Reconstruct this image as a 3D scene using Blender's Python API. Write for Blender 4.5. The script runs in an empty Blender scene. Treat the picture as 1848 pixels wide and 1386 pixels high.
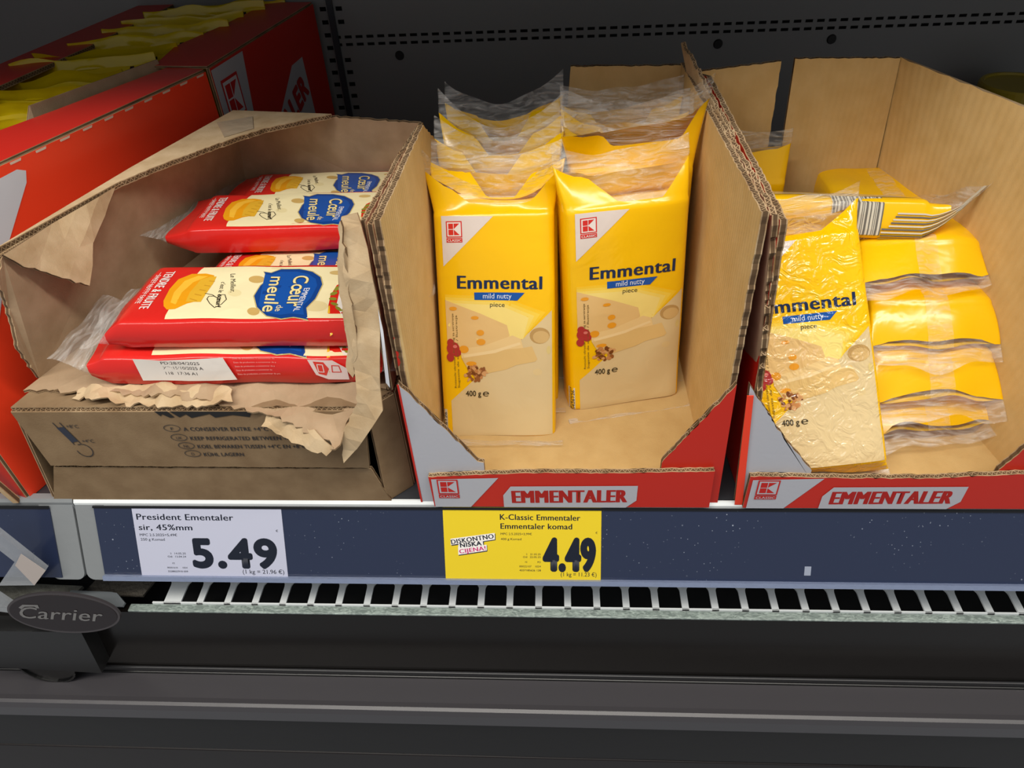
import bpy, bmesh, math, random
import numpy as np
from mathutils import Vector, Matrix, noise
S = bpy.context.scene
COL = S.collection
R = random.Random(7)
PI = math.pi

# ---------------------------------------------------------------- camera
cam_d = bpy.data.cameras.new('camera'); cam = bpy.data.objects.new('camera', cam_d); COL.objects.link(cam)
right = Vector((0.9982, 0.0420, -0.0424)); fwd = Vector((-0.0593, 0.7662, -0.6399))
right.normalize(); fwd = (fwd - right*fwd.dot(right)).normalized(); up = right.cross(fwd)
cam.matrix_world = Matrix(((right.x, up.x, -fwd.x, -0.0130), (right.y, up.y, -fwd.y, -0.3380),
                           (right.z, up.z, -fwd.z, 0.3890), (0, 0, 0, 1)))
cam_d.lens = 36*1290/1848; cam_d.sensor_width = 36; cam_d.clip_start = .01
S.camera = cam
# ---------------------------------------------------------------- world, lights, exposure
w = bpy.data.worlds.new('world'); S.world = w; w.use_nodes = True
w.node_tree.nodes['Background'].inputs[0].default_value = (.95, .97, 1, 1)
w.node_tree.nodes['Background'].inputs[1].default_value = .30
def area(name, loc, target, sx, sy, power, col):
    l = bpy.data.lights.new(name, 'AREA'); l.shape = 'RECTANGLE'; l.size = sx; l.size_y = sy; l.energy = power; l.color = col
    o = bpy.data.objects.new(name, l); COL.objects.link(o); o.location = loc
    o.rotation_euler = (Vector(target)-Vector(loc)).to_track_quat('-Z', 'Y').to_euler()
    return o
area('canopy_light', (.10, -.42, 1.25), (0, .05, .1), 3.2, .09, 31, (1, .945, .86))
area('shop_ceiling_light', (-.5, -1.6, 2.2), (0, 0, .1), 1.6, .5, 9, (.95, .97, 1))
S.view_settings.view_transform = 'Standard'; S.view_settings.look = 'None'
S.view_settings.exposure = 0; S.view_settings.gamma = 1; S.view_settings.use_curve_mapping = False

# ---------------------------------------------------------------- materials
def lin(c):
    return tuple(((x/255)/12.92 if x/255 <= .04045 else ((x/255+.055)/1.055)**2.4) for x in c) + (1,)
MATS = {}
def newmat(name):
    m = bpy.data.materials.new(name); m.use_nodes = True
    return m, m.node_tree, m.node_tree.nodes['Principled BSDF']
def nd(nt, typ, **kw):
    n = nt.nodes.new(typ)
    for k, v in kw.items():
        if k.startswith('i_'): n.inputs[int(k[2:])].default_value = v
        else: setattr(n, k, v)
    return n
def bump(nt, b, scale, strength, dist=.001, detail=3, rough=.5, distortion=0, vec=None, aniso=None):
    t = nd(nt, 'ShaderNodeTexNoise'); t.inputs['Scale'].default_value = scale; t.inputs['Detail'].default_value = detail
    t.inputs['Distortion'].default_value = distortion; t.inputs['Roughness'].default_value = rough
    tc = nd(nt, 'ShaderNodeTexCoord')
    if aniso:
        mp = nd(nt, 'ShaderNodeMapping'); mp.inputs['Scale'].default_value = aniso
        nt.links.new(tc.outputs['Object'], mp.inputs[0]); nt.links.new(mp.outputs[0], t.inputs['Vector'])
    else: nt.links.new(tc.outputs['Object'], t.inputs['Vector'])
    bp = nd(nt, 'ShaderNodeBump'); bp.inputs['Strength'].default_value = strength; bp.inputs['Distance'].default_value = dist
    nt.links.new(t.outputs['Fac'], bp.inputs['Height']); nt.links.new(bp.outputs[0], b.inputs['Normal'])
    return bp
def kraft(name, c, c2, flute=True, rough=.85, fl=420):
    if name in MATS: return MATS[name]
    m, nt, b = newmat(name); b.inputs['Roughness'].default_value = rough; b.inputs['Specular IOR Level'].default_value = .25
    tc = nd(nt, 'ShaderNodeTexCoord'); n = nd(nt, 'ShaderNodeTexNoise'); n.inputs['Scale'].default_value = 60; n.inputs['Detail'].default_value = 8
    nt.links.new(tc.outputs['Object'], n.inputs['Vector'])
    mx = nd(nt, 'ShaderNodeMix', data_type='RGBA'); mx.inputs[6].default_value = lin(c2); mx.inputs[7].default_value = lin(c)
    rp = nd(nt, 'ShaderNodeMapRange'); rp.inputs[1].default_value = .3; rp.inputs[2].default_value = .7
    nt.links.new(n.outputs['Fac'], rp.inputs[0]); nt.links.new(rp.outputs[0], mx.inputs[0]); nt.links.new(mx.outputs[2], b.inputs['Base Color'])
    bp = bump(nt, b, 900, .25, .0004, 2)
    if flute:
        sep = nd(nt, 'ShaderNodeSeparateXYZ'); nt.links.new(tc.outputs['Object'], sep.inputs[0])
        ad = nd(nt, 'ShaderNodeMath', operation='ADD'); nt.links.new(sep.outputs[0], ad.inputs[0]); nt.links.new(sep.outputs[1], ad.inputs[1])
        ml = nd(nt, 'ShaderNodeMath', operation='MULTIPLY'); ml.inputs[1].default_value = fl*PI; nt.links.new(ad.outputs[0], ml.inputs[0])
        sn = nd(nt, 'ShaderNodeMath', operation='SINE'); nt.links.new(ml.outputs[0], sn.inputs[0])
        b2 = nd(nt, 'ShaderNodeBump'); b2.inputs['Strength'].default_value = .12; b2.inputs['Distance'].default_value = .0006
        nt.links.new(sn.outputs[0], b2.inputs['Height']); nt.links.new(bp.outputs[0], b2.inputs['Normal']); nt.links.new(b2.outputs[0], b.inputs['Normal'])
    MATS[name] = m; return m
def plain(name, c, rough=.5, metal=0, spec=.5, coat=0, bs=None):
    if name in MATS: return MATS[name]
    m, nt, b = newmat(name); b.inputs['Base Color'].default_value = lin(c); b.inputs['Roughness'].default_value = rough
    b.inputs['Metallic'].default_value = metal; b.inputs['Specular IOR Level'].default_value = spec; b.inputs['Coat Weight'].default_value = coat
    if bs: bump(nt, b, *bs)
    MATS[name] = m; return m
def film(c, wet=False):
    """glossy printed film in one colour"""
    k = 'film_%d_%d_%d%s' % (c[0], c[1], c[2], '_wet' if wet else '')
    if k in MATS: return MATS[k]
    m, nt, b = newmat(k); b.inputs['Base Color'].default_value = lin(c); b.inputs['Roughness'].default_value = .20 if not wet else .07
    b.inputs['Specular IOR Level'].default_value = .5
    if wet: bump(nt, b, 70, .75, .0026, 2, .5, 2.2)
    else: bump(nt, b, 45, .5, .0012, 2, .5, .8)
    MATS[k] = m; return m
def ink(c, rough=.5):
    k = 'ink_%d_%d_%d' % c
    return plain(k, c, rough, spec=.3, bs=(500, .15, .0003))
def clear_nodes(nt, b):
    tc = nd(nt, 'ShaderNodeTexCoord'); mp = nd(nt, 'ShaderNodeMapping'); mp.inputs['Scale'].default_value = (.3, 1.7, 1)
    n = nd(nt, 'ShaderNodeTexNoise'); n.inputs['Scale'].default_value = 110; n.inputs['Detail'].default_value = 3; n.inputs['Distortion'].default_value = 1.6
    nt.links.new(tc.outputs['Object'], mp.inputs[0]); nt.links.new(mp.outputs[0], n.inputs['Vector'])
    mr = nd(nt, 'ShaderNodeMapRange'); mr.inputs[1].default_value = .42; mr.inputs[2].default_value = .78; mr.inputs[3].default_value = .06; mr.inputs[4].default_value = .36
    nt.links.new(n.outputs['Fac'], mr.inputs[0]); nt.links.new(mr.outputs[0], b.inputs['Alpha'])
    bp = nd(nt, 'ShaderNodeBump'); bp.inputs['Strength'].default_value = 1; bp.inputs['Distance'].default_value = .004
    nt.links.new(n.outputs['Fac'], bp.inputs['Height']); nt.links.new(bp.outputs[0], b.inputs['Normal'])
def filmclear(c, wet=False):
    """printed film that turns into clear film where the vertex attribute 'clear' passes one half"""
    k = 'filmclear_%d_%d_%d%s' % (c[0], c[1], c[2], '_wet' if wet else '')
    if k in MATS: return MATS[k]
    m, nt, b = newmat(k); b.inputs['Base Color'].default_value = lin(c); b.inputs['Roughness'].default_value = .20 if not wet else .07
    if wet: bump(nt, b, 70, .75, .0026, 2, .5, 2.2)
    else: bump(nt, b, 45, .5, .0012, 2, .5, .8)
    q = nd(nt, 'ShaderNodeBsdfPrincipled'); q.inputs['Base Color'].default_value = (.95, .93, .88, 1); q.inputs['Roughness'].default_value = .14; q.inputs['Specular IOR Level'].default_value = 1
    clear_nodes(nt, q)
    at = nd(nt, 'ShaderNodeAttribute', attribute_name='clear'); g = nd(nt, 'ShaderNodeMath', operation='GREATER_THAN'); g.inputs[1].default_value = .5
    mx = nd(nt, 'ShaderNodeMixShader'); nt.links.new(at.outputs['Fac'], g.inputs[0]); nt.links.new(g.outputs[0], mx.inputs[0])
    nt.links.new(b.outputs[0], mx.inputs[1]); nt.links.new(q.outputs[0], mx.inputs[2])
    nt.links.new(mx.outputs[0], nt.nodes['Material Output'].inputs[0])
    MATS[k] = m; return m
def clearfilm():
    if 'clear_film' in MATS: return MATS['clear_film']
    m, nt, b = newmat('clear_film'); b.inputs['Base Color'].default_value = (.95, .93, .88, 1)
    b.inputs['Roughness'].default_value = .14; b.inputs['Specular IOR Level'].default_value = 1
    clear_nodes(nt, b)
    MATS['clear_film'] = m; return m
KIN = kraft('kraft_inside', (217, 185, 128), (207, 173, 114))
KFLOOR = kraft('kraft_floor', (204, 172, 116), (194, 160, 104), flute=False)
KBR = kraft('kraft_brown', (178, 152, 122), (160, 134, 104), flute=False)
KTORN = kraft('kraft_torn', (206, 182, 146), (182, 154, 116), flute=False)
KEDGE = kraft('kraft_edge', (190, 165, 130), (150, 120, 85), flute=False)
KDARK = kraft('kraft_core', (112, 88, 62), (80, 60, 42), flute=False)
KBOX = kraft('kraft_printed_box', (142, 118, 88), (126, 102, 74), flute=False)
RED = plain('print_red', (200, 40, 24), .38, spec=.4, bs=(250, .12, .0005))
ORANGE = plain('print_orange_red', (246, 66, 34), .33, spec=.45, bs=(120, .12, .0006))
SILVER = plain('print_silver', (190, 191, 198), .42, metal=.1, bs=(300, .15, .0005))
CHEESE = plain('cheese', (240, 214, 150), .45, spec=.4, bs=(80, .2, .001))
YEL = (250, 196, 8); CLEAR = clearfilm()

# ---------------------------------------------------------------- object helpers
def new(name, verts, faces, mats, parent=None, fm=None, smooth=False):
    me = bpy.data.meshes.new(name); me.from_pydata([tuple(v) for v in verts], [], faces)
    for m in (mats if isinstance(mats, (list, tuple)) else [mats]): me.materials.append(m)
    if fm is not None: me.polygons.foreach_set('material_index', fm)
    if smooth: me.polygons.foreach_set('use_smooth', [True]*len(me.polygons))
    me.update()
    o = bpy.data.objects.new(name, me); COL.objects.link(o)
    if parent: o.parent = parent
    return o
def tag(o, label=None, cat=None, group=None, kind=None):
    if label: o['label'] = label
    if cat: o['category'] = cat
    if group: o['group'] = group
    if kind: o['kind'] = kind
    return o
def empty(name, loc=(0, 0, 0), label=None, cat=None, group=None, mat=None):
    o = bpy.data.objects.new(name, None); COL.objects.link(o); o.empty_display_size = .02
    if mat is not None: o.matrix_world = mat
    else: o.location = loc
    return tag(o, label, cat, group)
def from_bm(name, bm, mats, parent=None, smooth=False):
    me = bpy.data.meshes.new(name); bm.to_mesh(me); bm.free()
    for m in (mats if isinstance(mats, (list, tuple)) else [mats]): me.materials.append(m)
    if smooth: me.polygons.foreach_set('use_smooth', [True]*len(me.polygons))
    o = bpy.data.objects.new(name, me); COL.objects.link(o)
    if parent: o.parent = parent
    return o
def box(name, lo, hi, mat, parent=None, bev=0.0, seg=2):
    bm = bmesh.new(); bmesh.ops.create_cube(bm, size=1)
    for v in bm.verts: v.co = Vector([lo[i]+(v.co[i]+.5)*(hi[i]-lo[i]) for i in range(3)])
    if bev: bmesh.ops.bevel(bm, geom=bm.edges[:], offset=bev, segments=seg, affect='EDGES', profile=.5)
    return from_bm(name, bm, mat, parent)
def prism(name, prof, x0, x1, mat, parent=None, bev=0):
    """profile in (y, z), extruded along x"""
    n = len(prof); vs = [(x0, p[0], p[1]) for p in prof]+[(x1, p[0], p[1]) for p in prof]
    fs = [tuple(range(n))[::-1], tuple(range(n, 2*n))]+[(i, (i+1) % n, (i+1) % n+n, i+n) for i in range(n)]
    o = new(name, vs, fs, mat, parent)
    bm = bmesh.new(); bm.from_mesh(o.data); bmesh.ops.recalc_face_normals(bm, faces=bm.faces[:])
    if bev: bmesh.ops.bevel(bm, geom=bm.edges[:], offset=bev, segments=2, affect='EDGES')
    bm.to_mesh(o.data); bm.free(); return o

def jagged(P, jag, amp, rng, step=.003):
    out = []
    n = len(P)
    nrm = Vector((0, 0, 0))
    for i in range(n): nrm += P[i].cross(P[(i+1) % n])
    nrm.normalize()
    for i in range(n):
        a, b = P[i], P[(i+1) % n]; out.append(a.copy())
        if jag is True or (jag and i in jag):
            L = (b-a).length; k = max(1, int(L/step)); side = (b-a).normalized().cross(nrm)
            for j in range(1, k):
                out.append(a+(b-a)*((j+rng.uniform(-.25, .25))/k)+side*rng.uniform(-amp, amp))
    return out
def board(name, pts, thick=.004, mf=None, mb=None, me=None, jag=(), amp=.0007, parent=None, flute=(), disp=None, step=.012, core=None, seed=1):
    """a sheet of corrugated board: two liners, a dark core and the fluting showing along the edges listed in `flute`"""
    rng = random.Random(seed*31+len(name))
    mf = mf or KIN; mb = mb or KIN; me = me or KEDGE; core = core or KDARK
    P = [Vector(p) for p in pts]; P = jagged(P, jag, amp, rng)
    n0 = Vector((0, 0, 0)); c = sum(P, Vector())/len(P)
    for i in range(len(P)): n0 += (P[i]-c).cross(P[(i+1) % len(P)]-c)
    n0.normalize()
    bm = bmesh.new()
    fs = bm.faces.new([bm.verts.new(p) for p in P])
    if disp:
        ax = (P[1]-P[0]).normalized(); ay = n0.cross(ax)
        for a in (ax, ay):
            d = [p.dot(a) for p in P]; t = math.floor(min(d)/step)*step
            while t < max(d):
                t += step
                bmesh.ops.bisect_plane(bm, geom=bm.verts[:]+bm.edges[:]+bm.faces[:], plane_co=a*t, plane_no=a, dist=1e-6)
        for v in bm.verts: v.co += n0*disp(v.co)
    bmesh.ops.triangulate(bm, faces=bm.faces[:])
    bm.verts.index_update()
    V = [v.co.copy() for v in bm.verts]; F = [tuple(v.index for v in f.verts) for f in bm.faces]
    E = [(e.verts[0].index, e.verts[1].index) for e in bm.edges if e.is_boundary]
    # orient the boundary edges like their face
    EE = []
    for e in bm.edges:
        if e.is_boundary:
            l = e.link_loops[0]; EE.append((l.vert.index, l.link_loop_next.vert.index))
    fn = sum((f.normal*f.calc_area() for f in bm.faces), Vector())
    flip = fn.dot(n0) < 0
    bm.free()
    N = len(V); h = thick/2; lin_ = min(.0007, thick*.22)
    vs = [v+n0*h for v in V]+[v-n0*h for v in V]; faces = []; fm = []
    for f in F:
        a = f[::-1] if flip else f
        faces.append(a); fm.append(0); faces.append(tuple(i+N for i in a[::-1])); fm.append(1)
    if thick < .002:
        for a, b in EE:
            if flip: a, b = b, a
            faces.append((a, a+N, b+N, b)); fm.append(2)
    else:
        o1 = len(vs); vs += [v+n0*(h-lin_) for v in V]+[v-n0*(h-lin_) for v in V]
        for a, b in EE:
            if flip: a, b = b, a
            faces += [(a, a+o1, b+o1, b), (a+o1, a+o1+N, b+o1+N, b+o1), (a+o1+N, a+N, b+N, b+o1+N)]; fm += [2, 3, 2]
        # fluting ribbon, standing a little proud of the core
        if flute is not None:
            for a, b in EE:
                if flip: a, b = b, a
                A, B = V[a], V[b]; d = B-A; L = d.length
                if L < 1e-4: continue
                dn = d.normalized(); standing_edge = abs(dn.z) > .82
                if standing_edge: continue
                out = dn.cross(n0)*.0004
                k = max(1, int(round(L/.0017)))
                for j in range(k):
                    s = 1 if j % 2 == 0 else -1
                    p = A+d*(j/k); q = A+d*((j+1)/k); hh = h-lin_
                    i0 = len(vs); w_ = n0*.00035
                    vs += [p+n0*hh*s+w_+out, q-n0*hh*s+w_+out, q-n0*hh*s-w_+out, p+n0*hh*s-w_+out]
                    faces.append((i0, i0+1, i0+2, i0+3)); fm.append(2)
    return new(name, vs, faces, [mf, mb, me, core], parent, fm)

# ---------------------------------------------------------------- printed artwork laid on surfaces
TXT = {}
def textmesh(s, bold=.0, italic=0):
    k = (s, bold, italic)
    if k in TXT: return TXT[k]
    c = bpy.data.curves.new('t', 'FONT'); c.body = s; c.size = 1; c.resolution_u = 3 if len(s) > 6 else 6; c.space_character = 1+bold*2.6; c.shear = italic
    o = bpy.data.objects.new('t', c); COL.objects.link(o)
    bpy.context.view_layer.update()
    m = o.evaluated_get(bpy.context.evaluated_depsgraph_get()).to_mesh()
    V = [(v.co.x, v.co.y) for v in m.vertices]; F = [tuple(p.vertices) for p in m.polygons]
    x0 = min(v[0] for v in V); x1 = max(v[0] for v in V)
    V = [((v[0]-x0)/(x1-x0), v[1]/.73) for v in V]
    TXT[k] = (V, F, (x1-x0)/.73); bpy.data.objects.remove(o); bpy.data.curves.remove(c)
    return TXT[k]
class Art:
    """collects flat shapes in (u, v) metres, slices them on a grid and lays them on a surface"""
    def __init__(s, T=lambda x, y: (x, y)): s.T = T; s.items = []; s.colors = []
    def ci(s, c):
        if c not in s.colors: s.colors.append(c)
        return s.colors.index(c)
    def poly(s, pts, c, layer=0): 
        P = [s.T(*p) for p in pts]; s.items.append((P, [tuple(range(len(P)))], s.ci(c), layer)); return s
    def ell(s, x, y, rx, ry, c, layer=1, n=20, a=0):
        return s.poly([(x+rx*math.cos(t)*math.cos(a)-ry*math.sin(t)*math.sin(a), y+rx*math.cos(t)*math.sin(a)+ry*math.sin(t)*math.cos(a)) for t in [2*PI*i/n for i in range(n)]], c, layer)
    def text(s, t, p0, p1, h, c, layer=4, bold=.0, italic=0, flipup=False):
        """text from p0 to p1 along the baseline; h = capital height as an offset point from p0 or metres"""
        V, F, asp = textmesh(t, bold, italic)
        a = Vector(s.T(*p0)); b = Vector(s.T(*p1)); d = b-a
        n = Vector((-d.y, d.x)).normalized(); dn = d.normalized(); w_ = h*bold*1.5
        for q, (ex, ey) in enumerate(((0, 0),) if not bold else ([(-1, 0), (1, 0), (0, 0)] if len(t) > 5 else [(math.cos(PI*k_/6), math.sin(PI*k_/6)) for k_ in range(12)]+[(0, 0)])):
            P = [tuple(a+dn*(w_+(d.length-2*w_)*x+ex*w_)+n*(h*y+ey*w_)) for x, y in V]
            s.items.append((P, F, s.ci(c), layer+q*.3))
        return s
    def stroke(s, pts, wd, c, layer=4, closed=False):
        P = [Vector(s.T(*p)) for p in pts]
        k = len(P); seg = range(k if closed else k-1)
        for i in seg:
            a, b = P[i], P[(i+1) % k]; d = (b-a)
            if d.length < 1e-9: continue
            d = d.normalized(); m = Vector((-d.y, d.x))*wd/2; e = d*wd*.3
            s.items.append(([tuple(a-e+m), tuple(a-e-m), tuple(b+e-m), tuple(b+e+m)], [(0, 1, 2, 3)], s.ci(c), layer+i % 2*.12))
        return s
    def build(s, name, fn, parent, matf, step=.007, eps=.00022, dl=.00007):
        if not s.items: return None
        bm = bmesh.new(); L = bm.verts.layers.float.new('lay')
        for P, F, ci, lay in s.items:
            vs = [bm.verts.new((p[0], p[1], 0)) for p in P]
            for v in vs: v[L] = lay
            ar = sum(P[F[0][i]][0]*P[F[0][(i+1) % len(F[0])]][1]-P[F[0][(i+1) % len(F[0])]][0]*P[F[0][i]][1] for i in range(len(F[0])))
            for f in F:
                try: fc = bm.faces.new([vs[i] for i in (f if True else f)])
                except ValueError: continue
                fc.material_index = ci
        bm.normal_update()
        for f in bm.faces:
            if f.normal.z < 0: f.normal_flip()
        if step:
            for ax in (0, 1):
                lo = min(v.co[ax] for v in bm.verts); hi = max(v.co[ax] for v in bm.verts); t = math.floor(lo/step)*step
                no = Vector((1, 0, 0)) if ax == 0 else Vector((0, 1, 0))
                while t < hi:
                    t += step
                    bmesh.ops.bisect_plane(bm, geom=bm.verts[:]+bm.edges[:]+bm.faces[:], plane_co=no*t, plane_no=no, dist=1e-7)
        bmesh.ops.triangulate(bm, faces=[f for f in bm.faces if len(f.verts) > 4])
        for v in bm.verts: v.co = fn(v.co.x, v.co.y, eps+dl*v[L])
        return from_bm(name, bm, [matf(c) for c in s.colors], parent, smooth=True)

def quadmap(O, U, Vv):
    """planar map: O origin, U and Vv unit vectors (3D); (u, v) in metres"""
    O = Vector(O); U = Vector(U).normalized(); Vv = Vector(Vv).normalized(); N = U.cross(Vv)
    return lambda u, v, e: O+U*u+Vv*v+N*e
def klogo(A, x, y, wd, ht, c=(205, 32, 24), bg=(225, 222, 222), classic=True, hc=None):
    """square frame with the K and the word below; (x, y) top left, y grows downwards"""
    f = wd*.07
    A.poly([(x, y), (x+wd, y), (x+wd, y+ht), (x, y+ht)], c, 2)
    A.poly([(x+f, y+f), (x+wd-f, y+f), (x+wd-f, y+ht-f), (x+f, y+ht-f)], bg, 3)
    g = wd*.15; x0, x1, y0, y1 = x+g, x+wd-g, y+g, y+ht-g; m = (y0+y1)/2; k = x0+(x1-x0)*.46; q = wd*.02
    A.poly([(x0, y0), (k-q, y0), (k-q, m-q), (x0, m-q)], c, 4); A.poly([(x0, m+q), (k-q, m+q), (k-q, y1), (x0, y1)], c, 4)
    A.poly([(k+q, y0), (x1, y0), (k+q, m-q)], c, 4); A.poly([(k+q, m+q), (x1, y1), (k+q, y1)], c, 4)
    if classic:
        hc = hc or ht*.28
        A.poly([(x, y+ht+hc*.15), (x+wd, y+ht+hc*.15), (x+wd, y+ht+hc*1.15), (x, y+ht+hc*1.15)], c, 2)
        a = Vector(A.T(x, y+ht+hc*.3)); b = Vector(A.T(x, y+ht+hc))
        A.text('CLASSIC', (x+wd*.06, y+ht+hc*.95), (x+wd*.94, y+ht+hc*.95), (a-b).length*.85, bg, 4, .02)

# ---------------------------------------------------------------- flow packs
def sgnpow(a, p): return math.copysign(abs(a)**p, a)
class Pack:
    """pillow pack: block W x H x T, tapering film ends and crimped end seals. u across, v along, w out of the face"""
    def __init__(s, W, H, T, L=.022, fin=.011, top_bend=-.010, bot_bend=.0, seed=0, wave=.0035, wr=.0006, flare=.06, nexp=7, tip=0, botL=None, sag=0, fold=False):
        s.sag, s.fold = sag, fold
        s.W, s.H, s.T, s.L, s.fin, s.tb, s.bb, s.seed, s.wave, s.wr, s.flare, s.n, s.tip = W, H, T, L, fin, top_bend, bot_bend, seed, wave, wr, flare, nexp, tip
        s.bL = L if botL is None else botL
    def cs(s, v):
        """thickness scale, end parameter t (0..1, >1 on the fin), sign"""
        if v > s.H: t = (v-s.H)/s.L; sg = 1
        elif v < 0: t = -v/s.bL; sg = -1
        else:
            e = min(v, s.H-v)/.004
            return (1 if e > 1 else .86+.14*math.sqrt(max(0, 1-(1-e)**2))), 0, 1 if v > s.H/2 else -1
        if t >= 1: return .018, t, sg
        return max(.018, .86*(1-t)**.85), t, sg
    def pos(s, u, v, side, e=0):
        k, t, sg = s.cs(v)
        a = min(1, abs(2*u/s.W)); prof = (max(0, 1-a**s.n))**(1/s.n)
        z = s.T/2*k*prof*side
        tt = min(t, 1.5)
        un = u*(1+s.flare*min(tt, 1))
        nz = noise.noise(Vector((u*38+s.seed*7.1, v*30+s.seed*3.3, side*2.0+s.seed)))*s.wr*2
        if t == 0: nz *= prof
        wv = (math.sin(u*95+s.seed*2.3+1)*.6+math.sin(u*190+s.seed)*.4)*s.wave*tt
        bend = (s.tb if sg > 0 else s.bb)*tt**1.6
        vv = v
        if t > 0: vv = v+sg*(noise.noise(Vector((u*30, s.seed*5.7, sg)))*.004+s.tip*u+(s.sag*((2*u/s.W)**2-.6)*(1+.5*math.sin(s.seed)) if sg > 0 else 0))*tt
        if t >= 1: nz = math.sin((v*1700))*.00025
        if s.fold and sg < 0 and t > 0:
            t1 = min(t, 1); ext = max(0, -v-s.bL)
            return Vector((un, -.0012*t1+noise.noise(Vector((u*60, s.seed, t)))*.0012*t1+z*.04, z*(1-t1)+t1*(s.T/2+.002)+ext+e*side))
        return Vector((un, vv, z+nz+wv+bend+e*side))
    def front(s, u, v, e): return s.pos(u, v, 1, e)
    def vlev(s):
        out = [-s.bL-s.fin, -s.bL-s.fin*.75, -s.bL-s.fin*.5, -s.bL-s.fin*.25, -s.bL]+[-s.bL*i/9 for i in range(8, 0, -1)]
        out += [0, .0015, .004]+[s.H*i/22 for i in range(1, 22)]+[s.H-.004, s.H-.0015, s.H]
        out += [s.H+s.L*i/9 for i in range(1, 10)]+[s.H+s.L+s.fin*i/4 for i in range(1, 5)]
        return out
    def build(s, parent, col, region=None, wet=False, block=True, seal=None):
        us = [-1, -.985, -.955, -.9]+[-.82+.1093*i for i in range(16)]+[.9, .955, .985, 1]
        us = [u*s.W/2 for u in us]
        vl = s.vlev(); ring = [(u, 1) for u in us]+[(u, -1) for u in us[::-1][1:-1]]; n = len(ring)
        V = [s.pos(u, v, sd) for v in vl for u, sd in ring]
        ff = ([], [], [])
        for j in range(len(vl)-1):
            vm = (vl[j]+vl[j+1])/2; k, t, sg = s.cs(vm)
            q = 0 if t <= 1 else (1 if sg > 0 else 2)
            for i in range(n):
                i2 = (i+1) % n
                ff[q].append((j*n+i, j*n+i2, (j+1)*n+i2, (j+1)*n+i))
        for q, (nm, mt) in enumerate((('film', filmclear(col, wet)), ('top_seal', seal or CLEAR), ('bottom_seal', seal or CLEAR))):
            used = sorted({i for f in ff[q] for i in f}); mp = {a: b for b, a in enumerate(used)}
            o = new(nm, [V[i] for i in used], [tuple(mp[i] for i in f)[::-1] for f in ff[q]], mt, parent, smooth=True)
            if q and not seal: o['label'] = 'clear crimped film end'
            if not q:
                at = o.data.attributes.new('clear', 'FLOAT', 'POINT'); val = []
                for i in used:
                    v = vl[i//n]; u_, sd = ring[i % n]; k_, t, sg = s.cs(v)
                    val.append(region(u_/s.W, t, sg, sd) if (region and t > 0) else 0.0)
                at.data.foreach_set('value', val)
        if block:
            g = .0022
            b = box('cheese_block', (-s.W/2+g, g, -s.T/2+g), (s.W/2-g, s.H-g, s.T/2-g), CHEESE, parent, .003)
def frame(o, u, v):
    """matrix with axes u, v, w=u x v at origin o"""
    u = Vector(u).normalized(); v = Vector(v); v = (v-u*v.dot(u)).normalized(); w_ = u.cross(v)
    return Matrix(((u.x, v.x, w_.x, o[0]), (u.y, v.y, w_.y, o[1]), (u.z, v.z, w_.z, o[2]), (0, 0, 0, 1)))

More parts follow.
